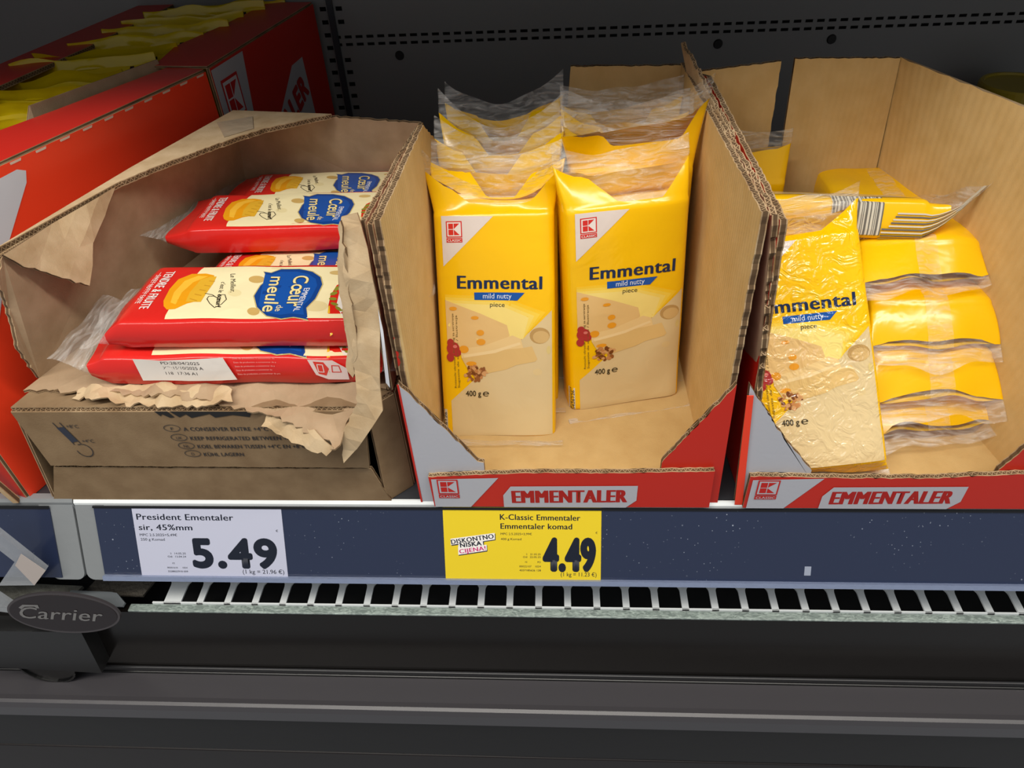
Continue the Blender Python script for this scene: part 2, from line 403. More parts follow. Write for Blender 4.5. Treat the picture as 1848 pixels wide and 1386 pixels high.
NAVY = (28, 44, 78); BLUE = (22, 84, 168); CREAM = (222, 198, 148)
def emmental_art(pk, root, wet=False, seed=0, base=1.0):
    # artwork traced in a 670 x 1382 frame (x right, y down)
    W, H = pk.W, pk.H
    T = lambda x, y: ((x-75)/670*W-W/2, H-(y-100)/1382*H)
    mf = lambda c: film(c, wet)
    rr = random.Random(seed)
    A = Art(T)
    A.poly([(724, 680), (724, 1468), (132, 1475), (132, 1240), (255, 1120), (550, 855)], CREAM, 0)
    for q, cc in enumerate(((250, 204, 44), (250, 212, 74), (250, 220, 104), (250, 226, 132))):
        k_ = q*16; A.poly([(125, 575+k_), (430, 585+k_*1.2), (690-k_*2, 690+k_*.6), (560, 850), (300, 850), (125, 760)], cc, .1+q*.2)
    A.poly([(125, 608), (320, 690), (470, 765), (484, 830), (400, 900), (210, 930), (126, 900)], (232, 194, 128), 1)
    A.poly([(200, 905), (330, 890), (500, 828), (548, 850), (560, 905), (610, 895), (640, 975), (628, 990), (520, 1012), (460, 1040), (310, 1072), (240, 1040), (205, 965)], (238, 205, 142), 2)
    A.poly([(205, 965), (330, 930), (560, 905), (610, 895), (640, 975), (628, 990), (520, 1012), (460, 1040), (310, 1072), (240, 1040)], (226, 190, 122), 3)
    A.poly([(215, 945), (400, 915), (540, 870), (548, 884), (400, 935), (220, 962)], (244, 216, 160), 3.5)
    for x, y, a, b in ((168, 660, 22, 12), (290, 716, 22, 11), (318, 808, 22, 18), (320, 865, 26, 20), (220, 910, 28, 24), (260, 1000, 30, 14)):
        A.ell(x, y, a, b, (236, 160, 40), 4)
    A.ell(655, 830, 57, 50, (190, 152, 92), 1); A.ell(662, 838, 46, 38, (214, 178, 116), 1.6)  # cheese hole seen through the window, its shading painted in darker tan
    A.ell(640, 1057, 26, 22, (226, 200, 144), 1); A.ell(705, 920, 12, 26, (224, 200, 130), 1)
    for x, y, r in ((145, 870, 26), (158, 905, 42), (140, 960, 28), (180, 930, 26)): A.ell(x, y, r*.9 if x > 150 else r*.8, r, (178, 52, 50), 4.2+r*.01)
    A.ell(170, 892, 12, 10, (222, 120, 110), 5)
    for i in range(46):
        a = rr.uniform(0, 2*PI); r = 62*math.sqrt(rr.random())
        A.ell(280+r*math.cos(a), 1062+r*.78*math.sin(a), rr.uniform(9, 18), rr.uniform(6, 12), rr.choice([(150, 92, 46), (196, 134, 78), (120, 68, 30), (214, 160, 104)]), 4.4+i*.03, 9, rr.uniform(0, 3))
    A.build('illustration', pk.front, root, mf, step=.0042)
    A = Art(T)
    A.poly([(125, 120), (410, 126), (125, 410)], (226, 214, 206), 0)
    klogo(A, 150, 150, 88, 92, (214, 48, 40), (236, 226, 220), True, 25)
    A.build('emblem', pk.front, root, mf)
    A = Art(T)
    m = W/670
    A.text('Emmental', (197, 538), (672, 550), 76*m, NAVY, 3, .03)
    A.poly([(292, 563), (574, 570), (532, 616), (292, 608)], BLUE, 2)
    A.text('mild nutty', (340, 600), (500, 604), 31*m, (225, 235, 245), 4)
    A.text('piece', (378, 650), (460, 654), 27*m, (60, 60, 50), 3)
    A.build('title_lettering', pk.front, root, mf)
    A = Art(T)
    A.text('400 g', (220, 1208), (310, 1208), 34*m, (70, 60, 40), 3, .012); A.text('℮', (320, 1208), (356, 1208), 36*m, (70, 60, 40), 3, .01)
    A.build('weight_lettering', pk.front, root, mf)
    A = Art(T)
    A.text('Rozsochi obrzeek / Prijedlog za serviranje', (168, 1155), (168, 690), 12*m, (110, 90, 40), 4.5)
    A.text('Sugestie de servire / Ilustracja', (188, 1155), (188, 700), 12*m, (110, 90, 40), 4.5)
    A.build('small_lettering', pk.front, root, mf)
    A = Art(T)
    A.poly([(76, 1300), (104, 1300), (104, 1470), (76, 1470)], (230, 226, 214), 1)
    A.text('5426126', (100, 1468), (100, 1318), 17*m, (40, 40, 40), 4.5)
    for i in range(14): A.poly([(77, 1302+i*12), (86, 1302+i*12), (86, 1302+i*12+R.choice([3, 5, 7])), (77, 1302+i*12+5)], (40, 40, 40), 2)
    A.build('barcode', pk.front, root, mf)
def emmental(origin, u, v, label, art=True, seed=0, W=.090, H=.170, T=.034, group=None, wet=False, win=None, **kw):
    """origin = bottom centre of the block"""
    root = empty('emmental_packet', mat=frame(origin, u, v), label=label, cat='cheese packet', group=group)
    pk = Pack(W, H, T, seed=seed, **kw)
    # clear middle, yellow sides on the tapers
    def reg(x, t, sg, side):
        a = abs(x)*2
        top = (t-(.92 if side*sg < 0 else .86 if a < .7 else .86+.5*(a-.7))+.05*math.sin(x*9+seed))*8+.5
        if win and sg > 0:
            lo = win[0] if side > 0 else .8
            top = max(top, min((win[1]*(.45+.75*min(t, 1))-abs(x-win[2]))*9, (t-lo)*6)+.5)
        return top
    pk.build(root, YEL, reg, wet)
    if art: emmental_art(pk, root, wet, seed)
    return root, pk

# ---------------------------------------------------------------- refrigerated case (the setting)
WALL = plain('case_grey', (128, 129, 128), .48, metal=.0, spec=.5, bs=(40, .1, .002))
BLACK = plain('black_void', (9, 9, 10), .8)
def wall_back():
    y = .53; xs = set([-.9, .9]); zs = set([-.02, .75]); holes = []
    for r, z in ((0, .1795), (1, .1715)):
        for i in range(92):
            x = -.262+.0125*i
            if x > .62: break
            holes.append((x+.0005, x+.0085, z-.0016+.0002, z+.0016))
    for cx in (-.268, -.250):
        for i in range(34):
            z = .02+.0135*i
            if abs(z-.1755) < .012 and cx > -.26: continue
            holes.append((cx-.0035, cx+.0035, z-.0022, z+.0022))
    # cells of a grid that leaves the slots open
    X = sorted({round(v, 5) for h in holes for v in h[:2]} | xs); Z = sorted({round(v, 5) for h in holes for v in h[2:]} | zs)
    hs = [(round(a, 5), round(b, 5), round(c, 5), round(d, 5)) for a, b, c, d in holes]
    xi = {v: i for i, v in enumerate(X)}; zi = {v: i for i, v in enumerate(Z)}
    open_ = np.zeros((len(X), len(Z)), bool)
    for a, b, c, d in hs: open_[xi[a]:xi[b], zi[c]:zi[d]] = True
    nz = len(Z); V = [(x, y, z) for x in X for z in Z]; F = []
    for i in range(len(X)-1):
        for j in range(nz-1):
            if not open_[i, j]: F.append((i*nz+j, (i+1)*nz+j, (i+1)*nz+j+1, i*nz+j+1))
    o = new('wall_back', V, F, WALL); tag(o, 'dark grey perforated steel back panel of the fridge', kind='structure')
    b = box('backing', (-.9, .545, -.02), (.9, .56, .75), BLACK, o)
    # folded upright between the panels
    p = box('upright', (-.2625, .5265, -.02), (-.2560, .5305, .75), plain('upright_grey', (44, 48, 54), .5), o)
    for x, z in ((-.189, .158), (.172, .159), (.296, .160)):
        bm = bmesh.new(); bmesh.ops.create_cone(bm, cap_ends=True, segments=24, radius1=.0052, radius2=.0044, depth=.004)
        for v in bm.verts: v.co = Vector((x+v.co.x, y-.001-v.co.z*.5, z+v.co.y))
        from_bm('dark_hole_disc', bm, plain('hole_black', (14, 14, 15), .6), o)  # black discs stand for round holes; the dark is painted, nothing is cut
wall_back()
for nm, x0, x1 in (('wall_left', -.92, -.90), ('wall_right', .90, .92)):
    tag(box(nm, (x0, -.075, -.42), (x1, .53, .75), WALL), 'grey side panel of the fridge', kind='structure')
# the shelf over the scene, which shades the back of this one
us = empty('upper_shelf', (0, .53, .52), 'grey shelf above, out of the picture, shading the back', 'shelf')
us.matrix_world = Matrix.Identity(4)
box('shelf_plate', (-.89, .05, .47), (.89, .525, .485), WALL, us, .002)
box('front_lip', (-.89, .035, .455), (.89, .048, .49), WALL, us, .002)

# ---------------------------------------------------------------- the shelf with its price rail
SHELF = plain('shelf_dark', (52, 54, 58), .45, bs=(60, .1, .002))
WHITE = plain('enamel_white', (236, 241, 241), .4, bs=(120, .15, .001))
GREY = plain('enamel_grey', (128, 132, 134), .45, bs=(150, .2, .001))
CLR = None
def rail_mat():
    m, nt, b = newmat('ticket_channel_navy'); b.inputs['Roughness'].default_value = .22; b.inputs['Coat Weight'].default_value = .4
    tc = nd(nt, 'ShaderNodeTexCoord')
    def specks(scale, thr, keep):
        v = nd(nt, 'ShaderNodeTexVoronoi'); v.inputs['Scale'].default_value = scale
        nt.links.new(tc.outputs['Object'], v.inputs['Vector'])
        l = nd(nt, 'ShaderNodeMath', operation='LESS_THAN'); l.inputs[1].default_value = thr; nt.links.new(v.outputs['Distance'], l.inputs[0])
        s = nd(nt, 'ShaderNodeSeparateColor'); nt.links.new(v.outputs['Color'], s.inputs[0])
        g = nd(nt, 'ShaderNodeMath', operation='GREATER_THAN'); g.inputs[1].default_value = keep; nt.links.new(s.outputs[0], g.inputs[0])
        q = nd(nt, 'ShaderNodeMath', operation='MULTIPLY'); nt.links.new(l.outputs[0], q.inputs[0]); nt.links.new(g.outputs[0], q.inputs[1])
        return q
    a = specks(420, .16, .72); c = specks(170, .10, .75)
    ad = nd(nt, 'ShaderNodeMath', operation='MAXIMUM'); nt.links.new(a.outputs[0], ad.inputs[0]); nt.links.new(c.outputs[0], ad.inputs[1])
    ns = nd(nt, 'ShaderNodeTexNoise'); ns.inputs['Scale'].default_value = 14; nt.links.new(tc.outputs['Object'], ns.inputs['Vector'])
    mr = nd(nt, 'ShaderNodeMapRange'); mr.inputs[1].default_value = .45; mr.inputs[2].default_value = .7; nt.links.new(ns.outputs['Fac'], mr.inputs[0])
    ml = nd(nt, 'ShaderNodeMath', operation='MULTIPLY'); nt.links.new(ad.outputs[0], ml.inputs[0]); nt.links.new(mr.outputs[0], ml.inputs[1])
    m2 = nd(nt, 'ShaderNodeMath', operation='MULTIPLY'); m2.inputs[1].default_value = .7; nt.links.new(ml.outputs[0], m2.inputs[0])
    mx = nd(nt, 'ShaderNodeMix', data_type='RGBA'); mx.inputs[6].default_value = lin((34, 44, 70)); mx.inputs[7].default_value = lin((180, 190, 205))
    nt.links.new(m2.outputs[0], mx.inputs[0]); nt.links.new(mx.outputs[2], b.inputs['Base Color'])
    return m
NAVYRAIL = rail_mat()
ang = math.radians(26); rd = Vector((0, -math.sin(ang), -math.cos(ang))); rn = Vector((0, -math.cos(ang), math.sin(ang))); RP = Vector((0, -.004, -.003))
def onrail(x, d, e=0): return Vector((x, RP.y, RP.z))+rd*d+rn*e
def railplate(name, x0, x1, d0, d1, e0, e1, mat, parent, r=0, slant=0, jag=0):
    P = []
    c = [(x0, d0), (x1, d0), (x1+slant, d1), (x0+slant, d1)]
    if r:
        P = [(x0, d0), (x1, d0)]
        for cx, cy, a0 in ((x1+slant-r, d1-r, 0), (x0+slant+r, d1-r, 90)):
            for k in range(6): a = math.radians(a0+k*18); P.append((cx+r*math.cos(a), cy+r*math.sin(a)))
    else: P = c
    n = len(P); V = [onrail(x, d, e1) for x, d in P]+[onrail(x, d, e0) for x, d in P]
    F = [tuple(range(n))[::-1], tuple(range(n, 2*n))]+[(i, (i+1) % n, (i+1) % n+n, i+n) for i in range(n)]
    return new(name, V, F, mat, parent)
sh = empty('display_shelf', (0, 0, 0), 'dark fridge shelf under the cartons with a white front lip and navy ticket rail', 'shelf')
box('shelf_plate', (-.3675, .0005, -.020), (.88, .525, -.0005), SHELF, sh)
prism('front_lip', [(-.0012, -.0005), (-.0012, .0006), (-.0028, .0006), (-.0045, -.0014), (-.0045, -.020), (-.0012, -.020)], -.3672, .88, WHITE, sh)
railplate('end_plate', -.3672, -.345, -.001, .0615, -.004, .0003, GREY, sh, .006)
railplate('ticket_channel', -.3525, .88, .0015, .0585, -.002, .0012, NAVYRAIL, sh)
railplate('dark_groove', -.3525, .88, .0006, .0022, .0012, .0024, plain('groove_black', (10, 12, 16), .4), sh)
LIP = plain('lip_plastic', (120, 132, 160), .15, spec=.8, coat=.6, bs=(300, .5, .0008))
railplate('bottom_bead', -.3525, .88, .0565, .0602, .0012, .0042, LIP, sh)
sh2 = empty('neighbour_shelf', (-.5, 0, 0), 'shelf left of the joint under the red carton, grey lip and navy rail', 'shelf'); sh2.matrix_world = Matrix.Identity(4)
box('shelf_plate', (-.88, .0005, -.018), (-.3685, .525, -.0005), SHELF, sh2)
prism('front_lip', [(.0025, -.0005), (.0025, .0012), (-.0028, .0012), (-.0045, -.001), (-.0045, -.018), (.0025, -.018)], -.88, -.3680, GREY, sh2)
railplate('end_plate', -.395, -.3690, -.001, .0615, -.004, .0003, GREY, sh2, .006)
railplate('ticket_channel', -.88, -.3865, .003, .0595, -.002, .0012, NAVYRAIL, sh2)
railplate('dark_groove', -.88, -.3865, .0010, .0030, .0012, .0024, plain('groove_black', (10, 12, 16), .4), sh2)

# price tags
def tagcard(name, label, x0, x1, d0, d1, col, fillart):
    root = empty(name, tuple(onrail((x0+x1)/2, d1, 0)), label, 'price tag', 'price tags on the navy ticket rail'); root.matrix_world = Matrix.Identity(4)
    railplate('card', x0, x1, d0, d1, .0013, .0017, plain('card_%d_%d_%d' % col, col, .55, bs=(200, .1, .0003)), root)
    fillart(root)
TAGINK = (24, 30, 44)
def art_white(root):
    T = lambda x, y: (-.3232+(x-710-(y-105)*.157)/800*.1120, -(.0012+(y-105)/380*.0578))
    A = Art(T); m = .112/800
    A.text('President Ementaler', (740, 172), (1262, 174), 36*m, TAGINK, 1, .018)
    A.text('sir, 45%mm', (752, 226), (1043, 226), 34*m, TAGINK, 1, .018)
    A.text('MPC 2.5.2025=5,49€', (757, 258), (960, 258), 15*m, TAGINK, 1); A.text('250 g Komad', (762, 282), (893, 282), 15*m, TAGINK, 1)
    A.text('€', (1490, 232), (1502, 232), 13*m, TAGINK, 1)
    A.text('5.49', (1050, 418), (1515, 418), 165*m, TAGINK, 1, .04)
    A.text('(1 kg = 21.96 €)', (1322, 454), (1547, 454), 25*m, TAGINK, 1)
    A.text('I:  14.05.25', (925, 354), (1008, 354), 11*m, TAGINK, 1); A.text('Od:  13.04.24', (910, 371), (1010, 371), 11*m, TAGINK, 1)
    A.text('10', (936, 406), (948, 406), 10*m, TAGINK, 1)
    A.text('00501610      1024', (908, 430), (1018, 430), 10*m, TAGINK, 1); A.text('3228022910 039', (912, 450), (1022, 450), 10*m, TAGINK, 1, .01)
    A.build('lettering', lambda u, v, e: onrail(u, -v, e+.0017), root, ink, step=0, eps=.00006, dl=.00003)
def art_yellow(root):
    T = lambda x, y: (-.0933+(x-577)/823*.1128, -(.0004+(y-100)/385*.0574))
    A = Art(T); m = .1128/823
    A.text('K-Classic Emmentaler', (875, 163), (1292, 166), 33*m, TAGINK, 1, .018)
    A.text('Emmentaler komad', (877, 210), (1250, 211), 33*m, TAGINK, 1, .018)
    A.text('MPC 2.5.2025=3,99€', (877, 242), (1040, 242), 13*m, TAGINK, 1); A.text('400 g Komad', (877, 269), (985, 269), 13*m, TAGINK, 1)
    A.text('€', (1371, 233), (1381, 233), 12*m, TAGINK, 1)
    A.text('4.49', (1095, 424), (1374, 424), 185*m, TAGINK, 1, .04)
    A.text('(1 kg = 11.23 €)', (1190, 458), (1378, 458), 24*m, TAGINK, 1)
    A.text('I:   21.05.25', (1010, 347), (1085, 347), 11*m, TAGINK, 1); A.text('Od:  22.05.25', (992, 362), (1085, 362), 11*m, TAGINK, 1)
    A.text('10              PO', (1003, 389), (1085, 389), 11*m, TAGINK, 1)
    A.text('00022107    1024', (972, 412), (1085, 412), 11*m, TAGINK, 1); A.text('4337185626 128', (972, 433), (1085, 433), 11*m, TAGINK, 1, .01)
    A.poly([(616, 270), (850, 236), (850, 270), (788, 280), (788, 300), (805, 298), (805, 330), (652, 354), (652, 316), (655, 296), (616, 302)], (35, 38, 60), 0)
    A.poly([(612, 264), (846, 232), (846, 266), (782, 276), (784, 296), (802, 294), (802, 325), (650, 349), (650, 312), (654, 290), (612, 297)], (236, 232, 226), 1)
    A.text('DISKONTNO', (616, 293), (842, 260), 27*m, TAGINK, 2, .03)
    A.text('NISKA', (662, 309), (776, 296), 25*m, TAGINK, 2, .03)
    A.text('CIJENA!', (657, 342), (798, 322), 25*m, (196, 30, 110), 2, .03)
    A.build('lettering', lambda u, v, e: onrail(u, -v, e+.0017), root, ink, step=0, eps=.00006, dl=.00003)
tagcard('price_tag', 'white paper price tag reading 5.49 in the navy rail under the brown carton', -.3232, -.2112, .0012, .059, (188, 191, 210), art_white)
tagcard('price_tag', 'yellow paper price tag reading 4.49 under the middle carton', -.0933, .0195, .0004, .0578, (228, 200, 30), art_yellow)

# ---------------------------------------------------------------- air grille, glass riser and bumper below the rail
gr = empty('air_grille', (0, 0, -.1), 'white metal air grille with slots below the navy ticket rail', 'grille'); gr.matrix_world = Matrix.Identity(4)
def gz(y): return -.0985+.055*(y+.025)
def bar(x, wd=.0052):
    P = []
    for k in range(6):
        a = math.radians(90*k/5); P.append((x-wd/2-.006*(1-math.sin(a)), .001-.006*(1-math.cos(a))))
    P = [(x-wd/2-.006, -.0025)]+[(x-wd/2-.006*(1-math.sin(math.radians(18*k))), -.0025-.006*(1-math.cos(math.radians(18*k)))) for k in range(1, 6)]+[(x-wd/2, -.0245)]
    Q = [(2*x-p[0], p[1]) for p in P[::-1]]
    P = P+Q; n = len(P)
    V = [(p[0], p[1], gz(p[1])) for p in P]+[(p[0], p[1], gz(p[1])-.0015) for p in P]
    F = [tuple(range(n)), tuple(range(n, 2*n))[::-1]]+[(i, (i+1) % n, (i+1) % n+n, i+n) for i in range(n)]
    return new('grille_bar', V, F, WHITE, gr)
k = 0; x = -.0038-.0225*14
while x < .46:
    bar(x, .0052 if k else .014); x += .0225; k += 1
prism('back_strip', [(-.0026, gz(-.0026)), (.04, gz(.04)), (.04, gz(.04)-.0015), (-.0026, gz(-.0026)-.0015)], -.335, .47, WHITE, gr)
prism('front_strip', [(-.0245, gz(-.0245)), (-.0245, gz(-.0245)-.004), (-.0232, gz(-.0245)-.004), (-.0232, gz(-.0232))], -.335, .47, WHITE, gr)
box('duct', (-.88, -.022, -.20), (.88, .06, -.135), BLACK, gr)
dust = plain('grimy_metal', (96, 96, 88), .7, bs=(120, 1, .003))
t = empty('kick_plate', (-.38, 0, -.11), 'dusty grey metal plate beside the badge below the rail joint', 'plate'); t.matrix_world = Matrix.Identity(4)
bm = bmesh.new()
def plate(name, P, th, mat, parent, bev=0):
    P = [Vector(p) for p in P]; n = len(P)
    nn = (P[1]-P[0]).cross(P[2]-P[0]).normalized()
    V = P+[p-nn*th for p in P]
    return new(name, V, [tuple(range(n)), tuple(range(n, 2*n))[::-1]]+[(i, i+n, (i+1) % n+n, (i+1) % n) for i in range(n)], mat, parent)
plate('flat', [(-.408, -.030, -.096), (-.356, -.030, -.096), (-.355, -.027, -.095), (-.3655, -.0185, -.0945), (-.371, -.0175, -.0945), (-.405, -.0165, -.0945)], .002, plain('plate_grey', (110, 116, 120), .45), t)
plate('bracket', [(-.62, -.030, -.098), (-.408, -.030, -.098), (-.400, -.010, -.098), (-.62, -.002, -.098)], .003, dust, t)
plate('rough_patch', [(-.405, -.012, -.108), (-.352, -.012, -.108), (-.345, .01, -.106), (-.395, .01, -.106)], .002, plain('dust_grey', (96, 90, 80), .9, bs=(250, 1, .004)), t)
# glass riser
def glassmat(name, tint, rough=.02, bs=None):
    m, nt, b = newmat(name); b.inputs['Transmission Weight'].default_value = 1; b.inputs['Roughness'].default_value = rough
    b.inputs['Base Color'].default_value = tint; b.inputs['IOR'].default_value = 1.45
    if bs: bump(nt, b, *bs)
    return m
gl = empty('glass_riser', (0, -.027, -.19), 'low glass riser with the dark interior painted in and a rough greenish top edge below the grille', 'glass pane'); gl.matrix_world = Matrix.Identity(4)
railplate('white_smudge', .1630, .1675, .0445, .0515, .0012, .00135, plain('smudge', (150, 158, 175), .6), sh)
DARKPANE = plain('dark_pane', (20, 17, 15), .2, spec=.22, bs=(30, .03, .002))  # opaque pane: dark interior behind the clear glass put into the colour
box('pane', (-.88, -.031, -.196), (.88, -.0245, -.1018), DARKPANE, gl)
def edge_mat():
    m, nt, b = newmat('ground_glass_edge'); b.inputs['Roughness'].default_value = .25
    tc = nd(nt, 'ShaderNodeTexCoord'); mp = nd(nt, 'ShaderNodeMapping'); mp.inputs['Scale'].default_value = (1, 2.5, 1); mp.inputs['Rotation'].default_value = (0, 0, .5)
    n = nd(nt, 'ShaderNodeTexNoise'); n.inputs['Scale'].default_value = 170; n.inputs['Detail'].default_value = 4; n.inputs['Distortion'].default_value = 1.5
    nt.links.new(tc.outputs['Object'], mp.inputs[0]); nt.links.new(mp.outputs[0], n.inputs['Vector'])
    mr = nd(nt, 'ShaderNodeMapRange'); mr.inputs[1].default_value = .4; mr.inputs[2].default_value = .72; nt.links.new(n.outputs['Fac'], mr.inputs[0])
    mx = nd(nt, 'ShaderNodeMix', data_type='RGBA'); mx.inputs[6].default_value = lin((118, 130, 125)); mx.inputs[7].default_value = lin((176, 190, 182))
    nt.links.new(mr.outputs[0], mx.inputs[0]); nt.links.new(mx.outputs[2], b.inputs['Base Color'])
    bp = nd(nt, 'ShaderNodeBump'); bp.inputs['Strength'].default_value = .6; bp.inputs['Distance'].default_value = .001
    nt.links.new(n.outputs['Fac'], bp.inputs['Height']); nt.links.new(bp.outputs[0], b.inputs['Normal'])
    return m
box('top_edge', (-.353, -.0312, -.1018), (.88, -.0246, -.0998), edge_mat(), gl, .0006)
box('foot_seal', (-.88, -.0345, -.2), (.88, -.0245, -.190), plain('seal_black', (8, 8, 9), .35), gl, .001)
box('bottom_profile', (-.88, -.0335, -.190), (.88, -.031, -.1845), plain('profile_grey', (38, 38, 40), .4), gl, .0008)
BUMP = plain('bumper_grey', (66, 64, 67), .33, spec=.5, bs=(25, .08, .003))
bp_ = empty('bumper', (0, -.05, -.2), 'long dark grey plastic bumper ledge below the glass riser', 'bumper'); bp_.matrix_world = Matrix.Identity(4)
prism('ledge', [(-.0345, -.212), (-.0345, -.192), (-.056, -.1905), (-.0605, -.1895), (-.0632, -.1905), (-.0648, -.196), (-.0645, -.211), (-.060, -.214)], -.88, .88, BUMP, bp_)
bl = empty('base_panel', (0, -.05, -.3), 'black lower front panel of the fridge with one thin joint', 'panel'); bl.matrix_world = Matrix.Identity(4)
PBL = plain('panel_black', (22, 21, 21), .45, spec=.25, bs=(40, .06, .002))
box('upper_board', (-.9, -.060, -.2805), (.9, -.04, -.214), PBL, bl, .0015)
box('lower_board', (-.9, -.060, -.42), (.9, -.04, -.2825), plain('panel_dark_brown', (32, 28, 28), .45, spec=.25, bs=(40, .06, .002)), bl, .0015)
# corner block and its foot
cb = empty('corner_bracket', (-.43, -.045, -.17), 'black plastic corner block at the lower left over a round foot', 'bracket'); cb.matrix_world = Matrix.Identity(4)
BLK = plain('block_black', (24, 24, 24), .4, bs=(60, .1, .002))
plate('block', [(-.485, -.045, -.167), (-.398, -.045, -.173), (-.388, -.045, -.109), (-.52, -.045, -.110)], .014, BLK, cb)
bm = bmesh.new(); bmesh.ops.create_cone(bm, cap_ends=True, segments=32, radius1=.024, radius2=.024, depth=.015)
for v in bm.verts: v.co = Vector((-.446+v.co.x, -.040+v.co.z*.4, -.168+v.co.y))
bmesh.ops.bevel(bm, geom=bm.edges[:], offset=.0015, segments=2, affect='EDGES')
from_bm('foot', bm, plain('foot_black', (12, 12, 12), .3), cb)
# oval maker's badge
bd = empty('oval_badge', (-.394, -.043, -.105), 'dark oval badge with raised silver script lettering at the left of the riser', 'badge'); bd.matrix_world = Matrix.Identity(4)
bc = Vector((-.394, -.0400, -.0878)); bu = Vector((1, 0, -.045)).normalized(); bv = Vector((.12, .30, .95)); bv = (bv-bu*bv.dot(bu)).normalized(); bn = bu.cross(bv)
def oval(name, rx, rz, e0, e1, mat, parent):
    n = 56; V = []
    for e in (e0, e1):
        for i in range(n):
            a = 2*PI*i/n; V.append(bc+bu*rx*math.cos(a)+bv*rz*math.sin(a)+bn*e)
    return new(name, V, [tuple(range(n))[::-1], tuple(range(n, 2*n))]+[(i, (i+1) % n, (i+1) % n+n, i+n) for i in range(n)], mat, parent)
oval('rim', .0445, .0192, 0, .0022, plain('badge_rim', (62, 58, 60), .3), bd)
oval('plate', .0425, .0172, .0021, .0026, plain('badge_face', (34, 29, 31), .25), bd)
A = Art(); A.text('Carrier', (-.0345, -.0055), (.0315, -.0060), .0115, (180, 180, 180), 0, .012, .25)
A.poly([(-.034, .0045), (-.030, .0075), (-.018, .0078), (-.0175, .0045), (-.0195, .0045), (-.021, .006), (-.029, .0055), (-.032, .003)], (180, 180, 180), 0)
A.build('lettering', lambda u, v, e: bc+bu*u+bv*v+bn*(.0027+e), bd, lambda c: plain('badge_silver', (140, 138, 136), .28, metal=.6), step=0)
# clear acrylic riser end at the far left
ac = empty('acrylic_riser', (-.43, -.035, -.06), 'clear acrylic divider end standing at the left edge over the rail', 'divider'); ac.matrix_world = Matrix.Identity(4)
ACR = plain('acrylic', (190, 192, 198), .12, spec=.8); 
m_, nt_, b_ = newmat('acrylic_clear'); b_.inputs['Base Color'].default_value = lin((200, 205, 210)); b_.inputs['Roughness'].default_value = .12; b_.inputs['Alpha'].default_value = .35; b_.inputs['Specular IOR Level'].default_value = 1
bump(nt_, b_, 60, .5, .002)
plate('bar', [(-.436, -.0362, -.060), (-.407, -.0362, -.059), (-.389, -.0362, -.040), (-.403, -.0362, .004), (-.412, -.0362, .030), (-.424, -.0362, .030), (-.418, -.0362, .002), (-.408, -.0362, -.030)], .004, m_, ac)
plate('cut_end', [(-.407, -.0364, -.059), (-.389, -.0364, -.040), (-.398, -.0364, -.020), (-.4095, -.0364, -.034)], .0002, plain('acrylic_end', (196, 184, 176), .3), ac)
plate('sheet', [(-.50, -.0364, -.085), (-.431, -.0364, -.10), (-.455, -.0364, -.040), (-.50, -.0364, -.030)], .003, m_, ac)

# ---------------------------------------------------------------- cartons
def plank(*a, **k): return board(*a, **k)
# --- middle carton
mc = empty('display_carton', (0, .15, 0), 'open middle display carton, red and silver front, tan inside, holding upright yellow packets', 'carton', 'red display cartons with cut-away fronts'); mc.matrix_world = Matrix.Identity(4)
def zback(y): return .217-.036*max(0, y)
x0, x1, yb = -.104, .097, .300
board('floor_panel', [(x0, .006, .002), (x1, .006, .002), (x1, yb, .002), (x0, yb, .002)], .003, KFLOOR, KIN, parent=mc, flute=None)
# side walls (front = inside)
board('side_panel', [(x0-.0, .003, .001), (x0-.0, yb, .001), (x0-.0, yb, .120), (x0-.001, .155, .212), (x0-.002, .003, .217), (x0-.003, .003, .11)], .004, KIN, RED, parent=mc, jag=(2, 3, 4), seed=3)
board('side_panel', [(x0-.0055, .004, .111), (x0-.0055, .14, .111), (x0-.0055, .135, .206), (x0-.0065, .004, .214)], .0035, KIN, RED, parent=mc, jag=(2, 3, 0), seed=4)
board('side_panel', [(x1, .003, .001), (x1-.001, .003, .11), (x1-.002, .003, .2175), (x1-.001, yb, zback(yb)), (x1, yb, .001)], .004, KIN, RED, parent=mc, jag=(1, 2), seed=5)
board('back_panel', [(x0+.002, yb-.002, .002), (x1-.002, yb-.002, .002), (x1-.002, yb-.002, .205), (x0+.002+.104, yb-.002, .207), (x0+.002+.10, yb-.002, .150), (x0+.002, yb-.002, .150)], .004, KIN, RED, parent=mc, jag=(2,), seed=6)
# front gussets, cut along a slope (front faces the viewer)
gl_ = board('gusset', [(x0-.004, -.001, 0), (-.085, -.001, 0), (-.0610, -.001, .030), (-.0610, -.001, .040), (-.0650, -.001, .041), (x0-.0055, -.001, .110)], .004, SILVER, KIN, parent=mc, jag=(4,), amp=.0006, seed=7)
gr_ = board('gusset', [(.080, -.001, 0), (x1+.003, -.001, 0), (x1-.0005, -.001, .108), (.058, -.001, .040), (.058, -.001, .030)], .004, RED, KIN, parent=mc, jag=(2,), amp=.0006, seed=8)
plate('red_fold', [(x0-.0063, -.0032, .109), (x0-.0048, -.0034, .0), (x0-.0036, -.0034, 0), (x0-.0050, -.0032, .109)], .0005, RED, mc)
fp = board('front_panel', [(-.0985, -.0052, 0), (.0935, -.0052, 0), (.0925, -.0052, .0365), (.03, -.0052, .0345), (-.03, -.0052, .0345), (-.0995, -.0052, .0305)], .004, RED, KIN, parent=mc, jag=(2, 3, 4), amp=.0005, seed=9)
